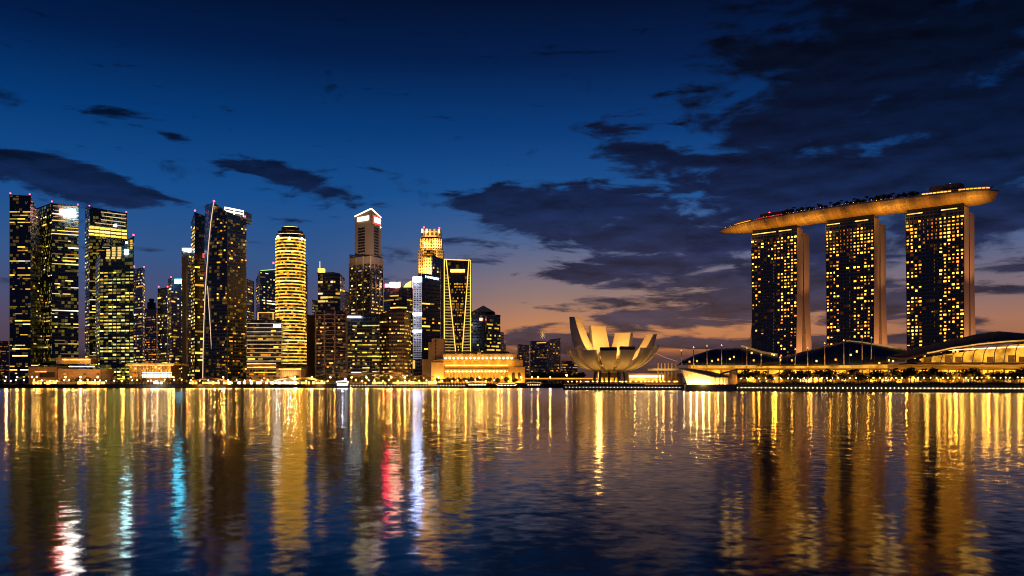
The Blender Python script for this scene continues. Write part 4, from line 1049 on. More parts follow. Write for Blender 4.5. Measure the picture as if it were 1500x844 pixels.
TG1 = 'rain trees along the right promenade'; TG2 = 'dark trees along the left quay'
first = {}
def plant(kind, x, y, z, label, group, rz, s):
    if kind not in first:
        k = kind
        if k == 'palm': first[k] = [make_palm(label, 301, 7.5, group), False]
        else: first[k] = [make_tree('shade_tree', label, 200 + k, (3.3, 3.9, 3.0, 4.4)[k], (6.8, 7.6, 7.4, 7.0)[k], (2.3, 2.6, 2.4, 2.2)[k], 520, group), False]
    t_ = first[kind]
    if not t_[1]:
        o = t_[0]; t_[1] = True; o.location = (x, y, z); o.rotation_euler = (0, 0, rz); o.scale = (s,) * 3
    else: o = dup(t_[0], (x, y, z), rz, s)
    o['label'] = label; o['group'] = group; return o
rng = random.Random(81)
# right promenade: a close row with a looser one behind
for i, p_ in enumerate([1083, 1094, 1108, 1116, 1128, 1148, 1155, 1163, 1171, 1183, 1199, 1213, 1219, 1236, 1252, 1261, 1272, 1283, 1296, 1312, 1327, 1334, 1347, 1355, 1364, 1368, 1381, 1394, 1402, 1413, 1426, 1434, 1447, 1461, 1470, 1482, 1494, 1505]):
    D = shore(p_) + 16 + rng.uniform(0, 14); s = rng.uniform(.85, 1.35)
    plant(i % 4, wx(p_, D), D, 4.2, 'round dark tree in the promenade row in front of the gold lit mall', TG1, rng.uniform(0, 6), s)
for i, p_ in enumerate([1122, 1141, 1206, 1245, 1290, 1307, 1342, 1376, 1420, 1454]):
    D = shore(p_) + 40; plant('palm', wx(p_, D), D, 4.2, 'palm between the promenade trees and the gold lit mall', 'palms in front of the mall', rng.uniform(0, 6), rng.uniform(.8, 1.1))
def make_shrub(label, seed, group):
    rng = random.Random(seed); r = thing('shrub', label, 'shrub', (0, -500, -900), group); o = Vector((0, -500, -900))
    mb = MB()
    for k in range(5): mb.tube(o, o + Vector((rng.uniform(-1.4, 1.4), rng.uniform(-.5, .5), rng.uniform(.6, 1.3))), .05, .02, 5)
    mb.build('stem', BARK, r)
    mb = MB()
    for i in range(170):
        p_ = o + Vector((rng.gauss(0, 1.0), rng.gauss(0, .5), abs(rng.gauss(.6, .45)))); u = Vector((rng.gauss(0, 1), rng.gauss(0, 1), rng.gauss(0, .7))).normalized() * rng.uniform(.12, .3); v = u.cross(Vector((rng.gauss(0, 1), rng.gauss(0, 1), 1))).normalized() * rng.uniform(.1, .22)
        mb.quad([p_ - u - v * .4, p_ + u * .2 - v, p_ + u + v * .3, p_ - u * .1 + v])
    mb.build('leaves', LEAF, r); return r
sh = [make_shrub('low dark shrub along the edge of the right promenade', 501, 'shrubs along the right promenade'), make_shrub('low dark shrub along the edge of the right promenade', 502, 'shrubs along the right promenade')]
for i in range(72):
    p_ = 1084 + i * 5.9 + rng.uniform(-2, 2); D = shore(p_) + rng.uniform(2.5, 7); q = sh[i % 2]
    if i < 2: q.location = (wx(p_, D), D, 4.2)
    else: dup(q, (wx(p_, D), D, 4.2), rng.uniform(-.3, .3), rng.uniform(.7, 1.5))
# left quay
for i, p_ in enumerate([92, 105, 113, 128, 139, 146, 155, 168, 178, 186, 194, 203, 211, 246, 258, 266, 341, 352, 436, 448, 456, 466, 474, 484, 493, 501, 512, 521, 530, 541, 552, 566, 575, 583, 592, 612, 622, 641, 649, 656, 664, 672, 681, 690, 700, 709, 717, 728, 742, 755]):
    D = shore(p_) + (rng.uniform(12, 26) if p_ < 640 else rng.uniform(14, 30)); big = 1.25 if 430 < p_ < 545 else (1.0 if p_ > 540 else .85)
    plant(i % 4, wx(p_, D), D, GZ, 'dark tree on the left quay between the lit awnings and the towers', TG2, rng.uniform(0, 6), big * rng.uniform(.8, 1.2))
for i, p_ in enumerate([772, 779, 787, 793, 801, 808, 816, 824, 833, 842, 851]):
    D = 1030 + rng.uniform(0, 30); plant(i % 4, wx(p_, D), D, GZ, 'dark tree behind the bridge below the distant apartment blocks', 'trees behind the bridge', rng.uniform(0, 6), rng.uniform(1.5, 2.3))

# ------------------------------------------------------------------ lamps
def make_post(label, group, hgt, r_, mat):
    r = thing('street_lamp', label, 'street lamp', (0, -500, -900), group); o = Vector((0, -500, -900))
    mb = MB(); mb.tube(o, o + Vector((0, 0, hgt)), .11, .07, 6); mb.box(o + Vector((0, 0, .2)), (.4, .4, .4)); mb.build('post', STEEL, r)
    mb = MB(); mb.ball(o + Vector((0, 0, hgt + r_ * .8)), r_ * .7, 8, 5); mb.build('globe', mat, r); return r
def row(proto, spots, label=None):
    for i, (x, y, z) in enumerate(spots):
        if i == 0: proto.location = (x, y, z)
        else: dup(proto, (x, y, z))
rng = random.Random(91)
GL = 'warm globe lamps along the left quay'
a1 = make_post('amber globe lamp on the left quay edge, one of many along the waterline', GL, 4.2, .62, emis('globe_amber', (1, .50, .10), 60))
a2 = make_post('tall pale lamp on the left quay among the dark trees', 'tall pale lamps on the left quay', 6.5, .85, emis('globe_pale', (1, .62, .22), 60))
sp = [0, 4, 13, 22, 31, 46, 58, 72, 81, 90, 101, 112, 120, 129, 137, 143, 152, 164, 176, 190, 200, 214, 221, 240, 251, 263, 279, 292, 305, 318, 331, 345, 356, 368, 381, 392, 404, 418, 433, 447, 461, 472, 481, 520, 528, 540, 549, 560, 571, 583, 592, 601, 613, 624, 636, 648, 660, 671, 684, 697, 710, 724]
row(a1, [(wx(p_ + rng.uniform(-2, 2), shore(p_) + 4), shore(p_) + rng.uniform(3, 9), GZ - rng.uniform(0, 1.4)) for p_ in sp])
row(a2, [(wx(p_, shore(p_) + 10), shore(p_) + 10, GZ) for p_ in (9, 25, 47, 54, 96, 118, 143, 181, 192, 254, 327, 432, 457, 484, 515, 537, 573, 593, 642, 702, 735, 763, 779, 788, 806, 830)])
for p_ in (9, 25, 54, 96, 118, 143, 181, 254, 327, 432, 457, 515, 537, 573, 593, 642, 702, 735, 763, 788, 806): lamp('POINT', (wx(p_, shore(p_) + 9), shore(p_) + 9, GZ + 7.6), 12000 * rng.choice((.4, .7, 1, 1.3)), (1, .44, .07), .4)
for p_ in list(range(10, 740, 24)): lamp('POINT', (wx(p_, shore(p_) + 7), shore(p_) + 7, GZ + 4.6), 8500 * rng.choice((.25, .5, .8, 1.2)), (1, .35, .035), .4)
def make_edge_lamp(label, group, mat, r_=.36):
    r = thing('wall_lamp', label, 'wall lamp', (0, -500, -900), group); o = Vector((0, -500, -900))
    mb = MB(); mb.box(o + Vector((0, .1, .25)), (.5, .3, .7)); mb.bar(o + Vector((0, 0, .5)), o + Vector((0, -.5, .55)), .16); mb.build('bracket', STEEL, r)
    mb = MB(); mb.ball(o + Vector((0, -.55, .2)), r_, 8, 5, .9); mb.build('globe', mat, r); return r
w1 = make_edge_lamp('small white lamp in the evenly spaced string low on the right promenade wall', 'white lamps along the right promenade wall', emis('edge_lamp_white', (1, .70, .34), 11), .25)
pts = []
p_ = 1080
while p_ < 1512:
    D = shore(p_) - .35; pts.append((wx(p_, D), D, 1.9)); p_ += 6.1 + .5 * math.sin(p_)
row(w1, pts)
w2 = make_edge_lamp('small white lamp in the string along the dark platform under the lotus museum', 'white lamps along the museum platform', emis('edge_lamp_white2', (1, .86, .70), 4), .25)
row(w2, [(wx(p_, shore(p_) - .35), shore(p_) - .35, 1.7) for p_ in [829 + 5.05 * i for i in range(34)]])
w3 = make_edge_lamp('small warm lamp in the string along the quay wall left of the river mouth', 'warm lamps along the left quay wall', emis('edge_lamp_warm', (1, .66, .34), 8), .32)
row(w3, [(wx(p_, 889.6), 889.6, 1.9) for p_ in [514 + 4.25 * i for i in range(40)]])
b1 = make_post('small white lamp among the promenade trees before the mall', 'white lamps among the promenade trees', 3.4, .30, emis('globe_white', (1, .62, .20), 40))
row(b1, [(wx(p_, shore(p_) + d_), shore(p_) + d_, 4.2) for p_, d_ in [(1086 + i * 8.4 + rng.uniform(-2, 2), rng.uniform(5, 22)) for i in range(50)]])
for p_ in range(1088, 1510, 24): D = shore(p_) + 24; lamp('POINT', (wx(p_, D), D, 8), 7500 * rng.choice((.35, .7, 1, 1.3)), (1, .33, .02), .5)

# ------------------------------------------------------------------ boats
def hull(mb, L, B, h, c, z0=.0, sheer=.5):
    secs = []
    for i in range(11):
        s_ = -1 + 2 * i / 10; bw = B / 2 * (1 - max(0, s_) ** 2.4) * (1 - .25 * max(0, -s_) ** 3); zt = h + sheer * s_ * s_
        secs.append([(c[0] + s_ * L / 2, c[1] + y * bw, c[2] + z) for y, z in ((-1, zt), (-.86, .25 * h), (-.4, -.3), (.4, -.3), (.86, .25 * h), (1, zt))])
    mb.grid(secs, True, True); mb.quad([q[0] for q in secs] + [q[5] for q in reversed(secs)]); mb.quad([secs[0][k] for k in range(6)])
HULLM = surf('hull_dark', (.05, .035, .028), .5); 
def riverboat(label, px0, px1, Yb, hh, glow, roofm, cabin=(.15, .85), name='river_boat'):
    x0, x1 = wx(px0, Yb), wx(px1, Yb); c = ((x0 + x1) / 2, Yb, .1); L = x1 - x0
    r = thing(name, label, 'boat', (c[0], c[1], 0), 'boats moored at the quay')
    mb = MB(); hull(mb, L, 4.6, 1.5, c); mb.build('hull', HULLM, r, True)
    ca, cb = x0 + L * cabin[0], x0 + L * cabin[1]
    mb = MB(); mb.box(((ca + cb) / 2, Yb, 1.5 + hh * .3), (cb - ca, 3.4, hh * .6)); mb.build('cabin', surf('cabin_dark', (.03, .024, .02), .4), r)
    n = 10; P = [[(ca - .8 + (cb - ca + 1.6) * i / n, Yb + (-2.1 + 4.2 * j / 2), 1.5 + hh * .95 + .35 * math.sin(PI * i / n) - (.9 if i in (0, n) else 0)) for i in range(n + 1)] for j in range(3)]
    mb = MB(); mb.grid(P, True, True); mb.build('roof', roofm, r, True)
    mb = MB()
    for i in range(n): mb.bar(Vector(P[0][i]) + Vector((0, -.1, -.1)), Vector(P[0][i + 1]) + Vector((0, -.1, -.1)), .28)
    mb.build('roof_light', glow, r)
    mb = MB()
    for i in range(6):
        x = ca + (cb - ca) * (i + .5) / 6; mb.box((x, Yb - 1.76, 1.5 + hh * .38), ((cb - ca) / 6 * .62, .1, hh * .28))
    mb.build('window', glow, r)
    mb = MB()
    for i in range(7): 
        x = ca + (cb - ca) * i / 6; mb.tube((x, Yb - 2, 1.4), (x, Yb - 2, 1.5 + hh), .07, n=5)
    mb.build('post', STEEL, r); return r
BW = emis('boat_warmwhite', (1, .70, .34), 3.2, noise=.6, scale=.5)
riverboat('long river boat with warm white roof outline, moored before the gilded hotel', 680, 718, 872, 4.6, BW, surf('canvas_tan', (.35, .24, .14), .8))
riverboat('dark covered river boat with a single lit roof outline, moored just left of the bridge', 768, 796, 868, 4.2, emis('boat_cream', (1, .66, .34), 1.4, noise=.4, scale=.5), surf('cabin_dark', (.03, .024, .02), .4))
riverboat('low river boat with bright deck lights between the two longer boats', 722, 762, 880, 2.8, BW, surf('canvas_tan', (.35, .24, .14), .8))
r = riverboat('small boat blazing with bluish white light below the black glass block', 491, 513, 876, 5.2, emis('boat_bluewhite', (.82, .88, 1), 16, noise=.5, scale=.5), surf('cabin_white', (.7, .7, .72), .5))
mb = MB(); a = at(506, 556, 876); mb.tube((a.x, a.y, 4), (a.x, a.y, 9), .1); mb.build('mast', STEEL, r); mb = MB(); mb.ball((a.x, a.y, 8.6), .9); mb.build('mast_light', emis('boat_bluewhite', (.82, .88, 1), 16), r)
lamp('POINT', at(502, 557, 868), 2500, (.8, .88, 1), .5)

# ------------------------------------------------------------------ lotus museum
Y0 = 690; CX = wx(893, Y0); CY = Y0; ZB = H(545, Y0)
r = thing('lotus_museum', 'white lotus shaped museum with upturned petals glowing warm inside', 'museum', (CX, CY, 3.1))
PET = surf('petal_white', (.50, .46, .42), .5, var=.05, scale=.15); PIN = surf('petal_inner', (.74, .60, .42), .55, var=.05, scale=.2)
SKY = surf('skylight_dark', (.012, .014, .018), .25)
def petal(az, reach, tip, w0, w1, th=5.0, curl=0.0, am=.93):
    """az: plan angle (0 = right, 90 = away); reach: tip distance from the axis; tip: height of the tip above the bowl"""
    ca, sa = math.cos(az), math.sin(az); N = 14
    outer, inner = [], []
    for i in range(N + 1):
        s_ = i / N; a = s_ * PI / 2 * am
        ro = 6 + (reach - 6) * (math.sin(a) / math.sin(PI / 2 * am)) ** .9 + curl * s_ ** 3
        zo = ZB + tip * ((1 - math.cos(a)) / (1 - math.cos(PI / 2 * am)))
        hw = (w0 + (w1 - w0) * s_ ** .8) / 2
        t_ = th * (.95 - .35 * s_) if tip < 25 else th * (.22 + .78 * (1 - s_) ** .9)
        # inward normal of the profile
        nx, nz = -math.sin(a * .95 + .25), math.cos(a * .95 + .25)
        def P_(rr, zz, y): return Vector((CX + rr * ca - y * sa, CY + rr * sa + y * ca, zz))
        bulge = .08 * hw
        outer.append([P_(ro + (bulge if abs(y) < .6 else 0), zo, y * hw) for y in (-1, -.5, 0, .5, 1)])
        inner.append([P_(ro + nx * t_, zo + nz * t_ * (1 - s_ * .999), y * hw * .9) for y in (-1, -.5, 0, .5, 1)])
    mb = MB(); mb.grid(outer, True, False)
    side1 = [[outer[i][0], inner[i][0]] for i in range(N + 1)]; side2 = [[outer[i][4], inner[i][4]] for i in range(N + 1)]
    mb.grid(side1, False, True); mb.grid(side2, False, False)
    o = mb.build('petal', PET, r, True)
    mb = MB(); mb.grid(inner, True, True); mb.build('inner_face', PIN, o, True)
    mb = MB()
    a_, b_ = outer[N], inner[N]
    mb.quad([a_[0].lerp(b_[0], .12), a_[4].lerp(b_[4], .12), a_[4].lerp(b_[4], .88), a_[0].lerp(b_[0], .88)]); q = mb.build('skylight', SKY, o)
    if az < -1.1 and az > -1.8:          # raised skylight frames of the two petals facing the bay
        mb = MB(); c_ = (a_[0] + a_[4]) / 2; d_ = (a_[4] - a_[0]); mb.box((c_.x - ca * 1.2, c_.y - sa * 1.2, c_.z + 1.3), (d_.length * .96, 2.4, 2.8), math.atan2(d_.y, d_.x)); mb.build('skylight_frame', SKY, o)
    mb = MB()
    mb.bar(a_[0], a_[4], .5); mb.bar(b_[0], b_[4], .5); mb.bar(a_[0], b_[0], .5); mb.bar(a_[4], b_[4], .5); mb.build('rim', PET, o)
R_ = math.radians
for az, reach, tip, w0, w1, th, cl in ((148, 34, 43.5, 21, 13, 19, -2), (108, 25, 37, 20, 14, 14, 0), (60, 28, 31.5, 20, 15, 14, 1), (20, 37, 29.5, 18, 13, 13, 1),
                                 (176, 33, 17.5, 3, 12, 6, 0),
                                 (-12, 35.5, 20, 3, 13.5, 5, 2), (-44, 35, 17.5, 3, 12.5, 5, 1), (-70, 31, 16, 3, 12.5, 5, 0), (-98, 29, 15.4, 3, 13, 5, 0), (-127, 31, 16, 3, 12.5, 5, 0), (-156, 32, 16.5, 3, 12.5, 5, 0)):
    petal(R_(az), reach, tip, w0, w1, th, cl, .80 if tip > 25 else .9)
mb = MB(); n = 24
prof = [(0, ZB + 1.0), (6, ZB - .6), (10, ZB + .3), (12, ZB + 1.6)]
mb.grid([[(CX + a * math.cos(2 * PI * k / n), CY + a * math.sin(2 * PI * k / n), z) for k in range(n + 1)] for a, z in prof], True, True); mb.build('bowl', PET, r, True)
for k in range(10):
    a = 2 * PI * k / 10 + .2; mb = MB(); x, y = CX + 13 * math.cos(a), CY + 9 * math.sin(a)
    mb.tube((x, y, 3.1), (CX + 11 * math.cos(a), CY + 8 * math.sin(a), ZB + 3), 1.1, .8, 10); mb.build('column', surf('column_dark', (.08, .07, .06), .7), r)
mb = MB(); mb.prism([(CX - 25, CY - 8), (CX + 26, CY - 8), (CX + 26, CY + 8), (CX - 25, CY + 8)], 3.1, 4.4); mb.build('plinth', QUAY, r)
mb = MB(); mb.prism([(CX - 8, CY + 2), (CX + 9, CY + 2), (CX + 9, CY + 12), (CX - 8, CY + 12)], 4.4, ZB + .5); mb.build('lobby', surf('glass_amber', (.10, .06, .03), .3), r)
for dx in (-6, -2, 2, 6):
    mb = MB(); mb.box((CX + dx, CY + 1.8, 7.5), (2.6, .3, 3.2)); mb.build('window', wmat('gold', 2), r)
lamp('POINT', (CX, CY, ZB + 17), 44000, (1, .54, .11), 2)
lamp('POINT', (CX - 8, CY + 2, ZB + 28), 14000, (1, .54, .12), 2)
for az in (-170, -135, -100, -70, -40, -10):
    a = R_(az); lamp('SPOT', (CX + 27 * math.cos(a), CY + 27 * math.sin(a), 4.2), 5500, (1, .46, .07), .5, (CX + 25 * math.cos(a), CY + 25 * math.sin(a), ZB + 14), 100)
lamp('SPOT', (CX + 55, CY - 60, 5), 9000, (1, .52, .16), 1, (CX + 15, CY - 15, ZB + 16), 45)  # added fill spots for the outer petals, hung without fixtures
lamp('SPOT', (CX - 20, CY - 85, 5), 7000, (1, .55, .2), 1, (CX - 6, CY - 15, ZB + 16), 45)
for dx in (-7, 0, 7): lamp('POINT', (CX + dx, CY - 2, 5.4), 450, (1, .58, .14), .5)
# things on the platform and behind it
r = thing('footbridge', 'thin suspension cable footbridge deck slung right of the lotus museum', 'footbridge', (wx(985, 700), 700, 3))
mb = MB(); mb.bar(at(958, 516.5, 705), at(975, 524, 705), .4); mb.bar(at(975, 524, 705), at(992, 529.5, 705), .4); mb.build('cable', emis('cable_cream', (1, .7, .45), .35), r)
for p_ in (964, 969, 974, 979, 984, 990):
    mb = MB(); a = at(p_, 532, 706); mb.bar((a.x, 706, 3), (a.x, 706, a.z), .9); mb.build('pylon', surf('pylon_gold', (.40, .26, .12), .6), r)
mb = MB(); a, b = at(950, 541.5, 704), at(1000, 541.5, 704); mb.box(((a.x + b.x) / 2, 706, a.z), (b.x - a.x, 5, 1.6)); mb.build('deck', STONE, r)
for p_ in (962, 972, 984): lamp('POINT', at(p_, 539, 699), 1300, (1, .55, .12), .4)
r = thing('terrace_building', 'low gold lit terrace building between the lotus museum and the faceted pavilion', 'building', (wx(960, 720), 730, 3.1), 'low waterfront buildings')
mb = MB(); mb.prism([(wx(920, 715), 715), (wx(1000, 715), 715), (wx(1000, 715), 740), (wx(920, 715), 740)], 3.1, H(547, 715)); mb.build('wall', WALLW, r)
for y, m_ in ((551, STRIPW), (553.5, STRIP), (556.5, STRIPO)): 
    a, b = at(922, y, 714), at(972, y, 714); mb = MB(); mb.box(((a.x + b.x) / 2, 714.4, a.z), (b.x - a.x, .6, .9)); mb.build('light_strip', m_, r)
for p_ in (930, 950, 970, 990): lamp('POINT', at(p_, 553, 706), 1500, (1, .55, .12), .4)
g1 = make_post('warm globe lamp on the platform around the lotus museum', 'warm lamps on the museum platform', 2.6, .34, emis('globe_amber', (1, .58, .16), 9))
row(g1, [(wx(p_, shore(p_) + d_), shore(p_) + d_, 3.1) for p_, d_ in [(832 + 6.2 * i + rng.uniform(-2, 2), rng.uniform(4, 30)) for i in range(27)]])

# ------------------------------------------------------------------ faceted glass pavilion on its own pontoon
D0 = 548
r = thing('glass_pavilion', 'faceted glass pavilion blazing white gold on its own grey pontoon', 'pavilion', (wx(1038, D0), D0 + 14, 1))
mb = MB(); mb.prism([(wx(1004, 540), 540), (wx(1076, 538), 538), (wx(1080, 575), 575), (wx(1002, 575), 575)], -1, 4.1); mb.build('pontoon', surf('pontoon_grey', (.34, .28, .20), .7), r)
gl = lambda a, b, c=0: at(a, b, D0 + c)
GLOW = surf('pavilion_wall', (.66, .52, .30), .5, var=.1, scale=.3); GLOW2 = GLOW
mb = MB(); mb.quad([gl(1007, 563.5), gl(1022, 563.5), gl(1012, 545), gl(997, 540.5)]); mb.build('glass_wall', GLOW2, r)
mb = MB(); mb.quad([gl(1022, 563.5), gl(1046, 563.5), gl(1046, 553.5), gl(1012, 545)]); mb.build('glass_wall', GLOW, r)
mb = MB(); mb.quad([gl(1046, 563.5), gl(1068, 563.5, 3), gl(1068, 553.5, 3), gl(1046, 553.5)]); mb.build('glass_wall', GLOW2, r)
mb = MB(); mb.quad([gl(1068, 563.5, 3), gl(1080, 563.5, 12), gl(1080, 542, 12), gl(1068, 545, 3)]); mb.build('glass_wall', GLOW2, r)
RF = surf('roof_pavilion', (.17, .14, .12), .5)
def slab(mb, pts, th=.5):
    mb.quad(pts); mb.quad([p_ - Vector((0, 0, th)) for p_ in reversed(pts)])
    for i in range(len(pts)): a, b = pts[i], pts[(i + 1) % len(pts)]; mb.quad([a - Vector((0, 0, th)), b - Vector((0, 0, th)), b, a])
mb = MB(); slab(mb, [gl(995, 539.5, -1.5), gl(1046, 552, -1.5), gl(1069, 553, 1.5), gl(1064, 549.5, 26), gl(1040, 544, 26), gl(1012, 540, 22)]); mb.build('roof', RF, r)
mb = MB(); slab(mb, [gl(1050, 549, 2), gl(1082, 541, 10), gl(1080, 540, 28), gl(1058, 545.5, 24)]); mb.build('roof', RF, r)
mb = MB()
for k in range(9): mb.bar(gl(1007 + 5 * k, 563.5, -.3), gl(1000 + 5.6 * k, 541.5 + 1.35 * k, -.3), .22)
for p_ in range(1049, 1080, 4): mb.bar(gl(p_, 563.5, -.3 + max(0, p_ - 1064) * .9), gl(p_, 553 if p_ < 1068 else 544, -.3 + max(0, p_ - 1064) * .9), .25)
mb.build('mullion', surf('mullion_cream', (.5, .42, .3), .5), r)
for p_ in (1012, 1021, 1030, 1039, 1052, 1062): lamp('POINT', gl(p_, 562, -2.2), 4500 if p_ < 1045 else 1500, (1, .62, .20), .4)
lamp('POINT', gl(1030, 560, -9), 2500, (1, .62, .2), .5)
lamp('POINT', gl(1002, 562, -1), 700, (1, .75, .4), .3)

# ------------------------------------------------------------------ waterfront mall
def MD(p_, off): return shore(max(p_, 1080)) + off
MALLW = surf('mall_stone', (.46, .36, .22), .7, var=.12, scale=.2)
r = thing('shopping_mall', 'long gold lit waterfront mall with deep terraces behind the promenade trees', 'shopping mall', (wx(1250, 600), 600, 4.2))
def strip(p0, p1, y0, y1, off, mat, name, out=0, n=10, th=.6, y0b=None, y1b=None):
    mb = MB()
    for i in range(n):
        a = p0 + (p1 - p0) * i / n; b = p0 + (p1 - p0) * (i + 1) / n
        ya0, ya1 = (y0 + ((y0b if y0b is not None else y0) - y0) * i / n, y1 + ((y1b if y1b is not None else y1) - y1) * i / n)
        yb0, yb1 = (y0 + ((y0b if y0b is not None else y0) - y0) * (i + 1) / n, y1 + ((y1b if y1b is not None else y1) - y1) * (i + 1) / n)
        Da, Db = MD(a, off), MD(b, off)
        A0, B0 = at(a, ya1, Da), at(b, yb1, Db); A1, B1 = at(a, ya0, Da), at(b, yb0, Db)
        d = Vector((0, th, 0))
        mb.quad([A0, B0, B1, A1]); mb.quad([A1, B1, B1 + d, A1 + d]); mb.quad([A0 + d, B0 + d, B0, A0]); mb.quad([B0 + d, A0 + d, A1 + d, B1 + d])
    return mb.build(name, mat, r)
strip(1008, 1560, 533.5, 562, 84, MALLW, 'wall', n=24)
strip(1008, 1560, 548.5, 550, 60, MALLW, 'terrace', n=24, th=24)
strip(1090, 1560, 540.2, 541.6, 66, MALLW, 'terrace', n=24, th=18)
GW = emis('mall_gold', (1, .40, .025), 1.5, noise=.9, scale=.10); GW3 = emis('mall_warm_low', (1, .56, .16), 1.6, noise=.95, scale=.3); GW2 = emis('mall_gold_low', (1, .42, .03), 2.6, noise=.95, scale=.22)
for k in range(22):
    if k % 5 == 3: continue
    a = 1092 + k * 20; strip(a, a + (17.5, 12, 15, 9)[k % 4], 551.5 + (0, 2, 1)[k % 3], 560.5, 82.5, (GW2, GW3, GW)[(k * 7) % 3], 'shopfront', n=2)
for k in range(22):
    a = 1012 + k * 23; strip(a, a + 20, 542.3, 547.6, 82, GW, 'upper_window', n=2)
strip(1012, 1300, 534.3, 539.2, 82.6, emis('mall_gold_top', (1, .40, .035), .85, noise=.7, scale=.15), 'lit_parapet', n=20)
for k in range(26):
    p_ = 1092 + k * 16.5; mb = MB(); D = MD(p_, 64); mb.tube((wx(p_, D), D, 4.2), (wx(p_, D), D, H(541, D)), .45, .35, 8); mb.build('column', MALLW, r)
for k in range(18):
    p_ = 1020 + k * 28; lamp('POINT', (wx(p_, MD(p_, 55)), MD(p_, 55), 9), 1000, (1, .44, .045), .6)
    lamp('POINT', (wx(p_, MD(p_, 74)), MD(p_, 74), H(545, MD(p_, 74))), 800, (1, .44, .05), .4)
    lamp('POINT', (wx(p_, MD(p_, 74)), MD(p_, 74), H(537.5, MD(p_, 74))), 600, (1, .44, .05), .4)
ROOFB = surf('roof_dark_blue', (.02, .042, .085), .35, var=.3, scale=.06); ROOFG = surf('roof_slate_grey', (.10, .088, .08), .6, var=.15, scale=.05)
def vault(crest, eave, off0, off1, mat, name='roof', thick=1.2, under=None):
    """roof shell: crest and eave lines as (column, row); crest set back by off1, eave forward at off0"""
    n = 24
    def at_line(L, s_, off):
        x = L[0][0] + (L[-1][0] - L[0][0]) * s_
        for (xa, ya), (xb, yb) in zip(L[:-1], L[1:]):
            if xa - 1e-6 <= x <= xb + 1e-6:
                q = (x - xa) / (xb - xa); q = q * q * (3 - 2 * q) * .35 + q * .65; return at(x, ya + (yb - ya) * q, MD(x, off))
        return at(x, L[-1][1], MD(x, off))
    P = []
    for j in range(6):
        v = j / 5; row_ = []
        for i in range(n + 1):
            a, b = at_line(eave, i / n, off0), at_line(crest, i / n, off1)
            q = a.lerp(b, v); q.z = a.z + (b.z - a.z) * math.sin(v * PI / 2) ** .9; row_.append(q)
        P.append(row_)
    row_ = [p_ + Vector((0, 26, -4)) for p_ in P[-1]]; P.append(row_)
    mb = MB(); mb.grid(P, True, True)
    bot = [[p_ - Vector((0, 0, thick)) for p_ in q] for q in P[:2]]
    mb.grid([P[0], bot[0]], False, False); mb.grid(bot, False, False)
    return mb.build(name, mat, r, True), P
LIP = emis('roof_lip', (1, .52, .16), .3, noise=.5, scale=.1)
def ribs(P, step=2):
    for i in range(1, len(P[0]) - 1, step):
        mb = MB()
        for a, b in zip(P[:5], P[1:6]): mb.bar(a[i] + Vector((0, -.25, .1)), b[i] + Vector((0, -.25, .1)), .28)
        mb.build('roof_rib', surf('rib_bronze', (.30, .22, .13), .5), r)
def lip(P, i0, i1, mat=LIP, w_=.7):
    mb = MB()
    for a, b in zip(P[i0:i1], P[i0 + 1:i1 + 1]): mb.bar(a + Vector((0, -.4, 0)), b + Vector((0, -.4, 0)), w_)
    return mb.build('roof_edge_light', mat, r)
o, P = vault([(1000, 528), (1020, 519), (1045, 511.5), (1069, 510), (1088, 509), (1110, 514.5), (1140, 520.5)], [(1000, 532.5), (1030, 533), (1069, 533), (1110, 532.5), (1140, 530)], 82, 112, ROOFB)
ribs(P)
lip([at(1086, 507, MD(1086, 106)), at(1100, 511, MD(1100, 104)), at(1116, 516, MD(1116, 102)), at(1138, 519.5, MD(1138, 100))], 0, 3, w_=1.3)
o, P = vault([(1108, 531), (1150, 522), (1185, 513), (1215, 505.5), (1240, 499.5), (1256, 500.5), (1285, 505), (1326, 512)], [(1108, 533.5), (1180, 533.5), (1250, 532.5), (1326, 527)], 82, 112, ROOFB)
ribs(P)
lip([at(1240, 499.6, MD(1240, 111)), at(1262, 502, MD(1262, 108)), at(1290, 506, MD(1290, 106)), at(1324, 511, MD(1324, 104))], 0, 3, w_=1.2)
o, P = vault([(1300, 522), (1326, 513.5), (1360, 505.5), (1400, 496.5), (1440, 488), (1463, 485.5), (1490, 488), (1530, 493)], [(1300, 522.5), (1326, 525), (1360, 517), (1400, 509), (1440, 503.5), (1480, 500), (1530, 497)], 70, 112, ROOFG)
ribs(P, 3)
lip(P[0], 6, 24, emis('roof_lip2', (1, .50, .10), .9, noise=.4, scale=.1), .8)
# the lit hall beneath the big roof
strip(1344, 1560, 531, 533.2, 62, surf('terrace_slab', (.12, .10, .08), .7), 'terrace', n=14, th=26)
hall = emis('hall_gold', (1, .42, .035), 1.0, noise=.8, scale=.09)
n_ = 11
for k in range(n_):
    a = 1350 + k * 15.5; b = a + 15.5
    ye = lambda p_: 526 - (p_ - 1326) / (1480 - 1326) * 22.5 if p_ < 1480 else 503 - (p_ - 1480) * .06
    strip(a, b - .8, ye(a) + 2.2, 530.8, 86, hall, 'hall_glazing', n=2, y0b=ye(b) + 2.2)
strip(1352, 1540, 514, 515.6, 84.5, emis('hall_line', (1, .70, .30), 2.6, noise=.6, scale=.12), 'light_strip', n=12, y0b=505, y1b=506.8)
for k in range(11):
    a = 1362 + k * 15.5; D = MD(a, 66); top = H(ye(a + 9) + 1, D)
    mb = MB(); q0 = Vector((wx(a, D), D, H(531, D))); pts = [q0 + Vector((1.2 * math.sin(1.2 * s_), 0, (top - q0.z) * s_)) for s_ in (0, .3, .6, .85, 1)]
    pts[-1] += Vector((2.0, 0, 0)); pts[-2] += Vector((.6, 0, 0))
    for u_, v_ in zip(pts[:-1], pts[1:]): mb.bar(u_, v_, .42)
    mb.build('rib', surf('rib_white', (.7, .62, .48), .5), r)
